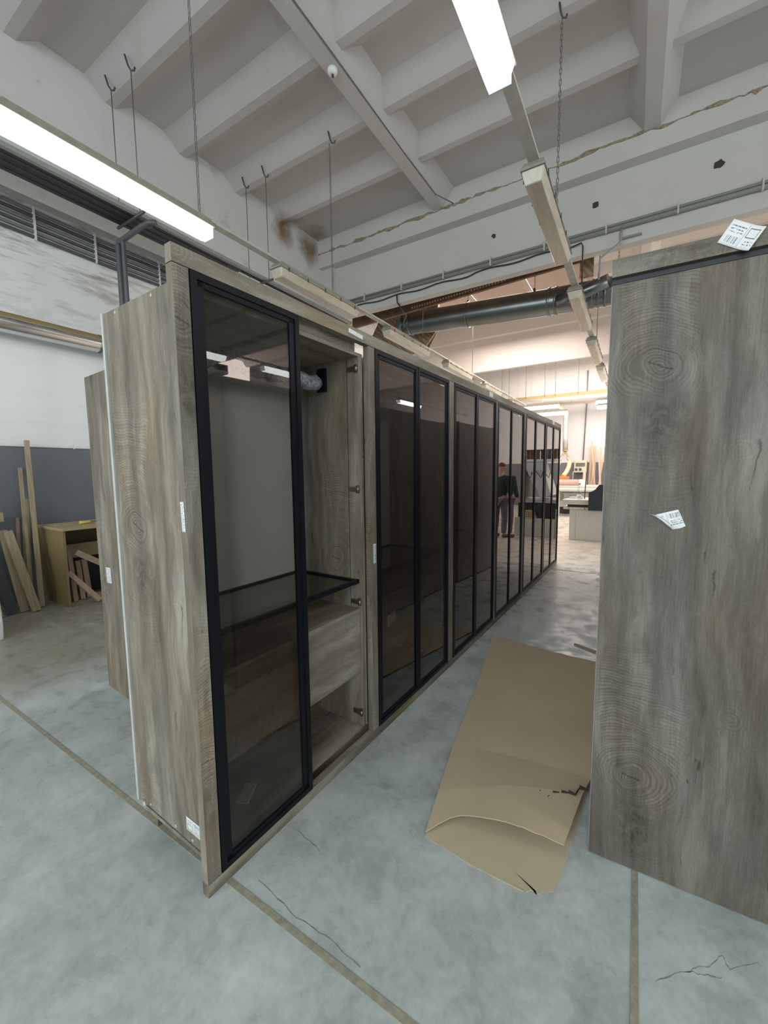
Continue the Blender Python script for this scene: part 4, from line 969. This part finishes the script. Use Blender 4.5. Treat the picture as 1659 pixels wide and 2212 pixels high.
MB().box((.42, 0, 0), (.48, .06, 1.85)).box((-.3, 0, 1.80), (.48, .06, 1.85)).box((-.3, 0, 1.5), (.6, .05, 1.54)).build('frame', M['whiteplastic'], wf)
# red sack truck and pale tub under the saw
ut = thing('hand_truck', (-.62, 11.15, 0), .2, 'small red and white trolley under the dark saw guard', 'trolley')
MB().tube([(0, 0, .08), (-.1, 0, .62)], .02, 8).tube([(.2, 0, .08), (.08, 0, .62)], .02, 8).build('frame', M['sign_red'], ut)
MB().tube([(-.05, -.03, .08), (.25, -.03, .08)], .08, 12).build('wheel', M['whiteplastic'], ut)

# trolley with boards mirrored in the glass
tl = thing('board_trolley', (1.75, 11.6, 0), 0, 'grey trolley stacked with timber boards, seen in the door glass left of the person', 'trolley')
box1('deck', (0, 0, .42), (1.5, .8, .62), M['machine_grey'], tl)
for x in (.1, 1.4): MB().tube([(x, .05, .09), (x, .11, .09)], .09, 14).build('wheel', M['blackcable'], tl)
for x in (.1, 1.4): MB().box((x-.02, .06, .10), (x+.02, .10, .42)).build('fork', M['steel'], tl)
for k in range(5): tag(box1('stacked_board', (1.8+.04*k, 11.65, .625+.045*k), (3.1-.05*k, 12.3, .665+.045*k), M['pine_far'], grain=0), 'board in the pile on the grey trolley, number %s from the bottom' % ['one', 'two', 'three', 'four', 'five'][k], 'board', 'boards piled on the trolley')

# ------------------------------------------------------------------ the person mirrored in the door glass
def skin_mesh(name, verts, edges, radii, mat, parent, sub=2):
    me = bpy.data.meshes.new(name); me.from_pydata([V(*v) for v in verts], edges, []); me.materials.append(mat)
    o = bpy.data.objects.new(name, me); COL.objects.link(o)
    o.modifiers.new('skin', 'SKIN')
    for i, r in enumerate(radii):
        d = me.skin_vertices[0].data[i]; d.radius = r if isinstance(r, tuple) else (r, r); d.use_root = (i == 0)
    md = o.modifiers.new('sub', 'SUBSURF'); md.levels = md.render_levels = sub
    dg = bpy.context.evaluated_depsgraph_get(); dg.update()
    m2 = bpy.data.meshes.new_from_object(o.evaluated_get(dg)); o.modifiers.clear(); o.data = m2
    for p in m2.polygons: p.use_smooth = True
    o.parent = parent; return o
pr = thing('person', (.715, 9.58, 0), math.radians(14), 'person in dark green jacket and grey trousers at the saw, mirrored in the door glass', 'person')
# local frame: faces +y
bv = [(0, 0, .95), (0, .01, 1.10), (0, .0, 1.30), (0, .01, 1.44), (0, .03, 1.52), (0, .06, 1.60), (0, .08, 1.68), (0, .085, 1.74),
      (-.11, 0, .88), (-.12, .02, .50), (-.12, -.01, .10), (-.13, .12, .04),
      (.11, 0, .88), (.12, .03, .50), (.12, .0, .10), (.13, .13, .04),
      (-.18, .0, 1.43), (-.24, .0, 1.15), (-.20, .18, .96), (-.17, .26, .93),
      (.18, .0, 1.43), (.24, .0, 1.15), (.20, .20, .98), (.17, .28, .95)]
be = [(0, 1), (1, 2), (2, 3), (3, 4), (4, 5), (5, 6), (6, 7), (0, 8), (8, 9), (9, 10), (10, 11), (0, 12), (12, 13), (13, 14), (14, 15), (3, 16), (16, 17), (17, 18), (18, 19), (3, 20), (20, 21), (21, 22), (22, 23)]
br = [(.15, .11), (.14, .10), (.16, .11), (.13, .09), .058, (.070, .085), (.078, .095), (.06, .07), .085, .055, .038, .03, .085, .055, .038, .03, .058, .043, .030, .024, .058, .043, .030, .024]
body = skin_mesh('body', bv, be, br, M['skin'], pr)
jv = [(0, 0, .93), (0, .01, 1.10), (0, 0, 1.30), (0, .01, 1.43), (0, .03, 1.50), (-.19, 0, 1.42), (-.25, 0, 1.15), (-.20, .17, .97), (.19, 0, 1.42), (.25, 0, 1.15), (.20, .19, .99)]
skin_mesh('jacket', jv, [(0, 1), (1, 2), (2, 3), (3, 4), (3, 5), (5, 6), (6, 7), (3, 8), (8, 9), (9, 10)], [(.185, .14), (.175, .13), (.19, .14), (.165, .12), .075, .078, .062, .048, .078, .062, .048], M['jacket'], pr)
tv = [(0, 0, .93), (-.11, 0, .85), (-.12, .02, .50), (-.12, -.01, .09), (.11, 0, .85), (.12, .03, .50), (.12, .0, .09)]
skin_mesh('trousers', tv, [(0, 1), (1, 2), (2, 3), (0, 4), (4, 5), (5, 6)], [(.155, .12), .105, .080, .065, .105, .080, .065], M['trousers'], pr)
for s in (-1, 1): skin_mesh('shoe', [(s*.12, -.05, .045), (s*.125, .06, .045), (s*.13, .17, .035)], [(0, 1), (1, 2)], [.048, .05, .042], M['shoe'], pr)
skin_mesh('hair', [(0, .05, 1.67), (0, .055, 1.74), (0, .085, 1.775)], [(0, 1), (1, 2)], [(.082, .075), (.085, .09), (.06, .06)], M['hair'], pr)
mb = MB()
for s in (-1, 1): mb.tube([(s*.080, .085, 1.64), (s*.095, .08, 1.68)], .015, 8)
mb.build('ear', M['skin'], pr)
MB().tube([(0, .165, 1.69), (0, .195, 1.655)], .014, 8, rs=[.008, .016]).build('nose', M['skin'], pr)
for s in (-1, 1):
    hx, hy, hz = s*.17, .27, .94
    vs = [(hx, hy, hz), (hx-s*.005, hy+.07, hz-.005)]; es = [(0, 1)]; rr = [.022, (.036, .016)]
    for k, (dx, ln) in enumerate(((-.028, .065), (-.009, .078), (.010, .072), (.028, .058))):
        b0 = len(vs); vs += [(hx-s*.005+dx, hy+.09, hz-.004), (hx-s*.005+dx*1.1, hy+.09+ln*.55, hz-.012), (hx-s*.005+dx*1.1, hy+.09+ln*.9, hz-.034)]
        es += [(1, b0), (b0, b0+1), (b0+1, b0+2)]; rr += [.009, .009, .007]
    b0 = len(vs); vs += [(hx-s*.040, hy+.04, hz-.005), (hx-s*.058, hy+.075, hz-.010)]; es += [(0, b0), (b0, b0+1)]; rr += [.011, .009]
    skin_mesh('hand', vs, es, rr, M['skin'], pr, 1)
tag(box1('held_board', (.475, 9.90, .962), (.835, 10.035, .987), M['pine_far'], grain=0), 'pale board the person holds over the saw', 'board')
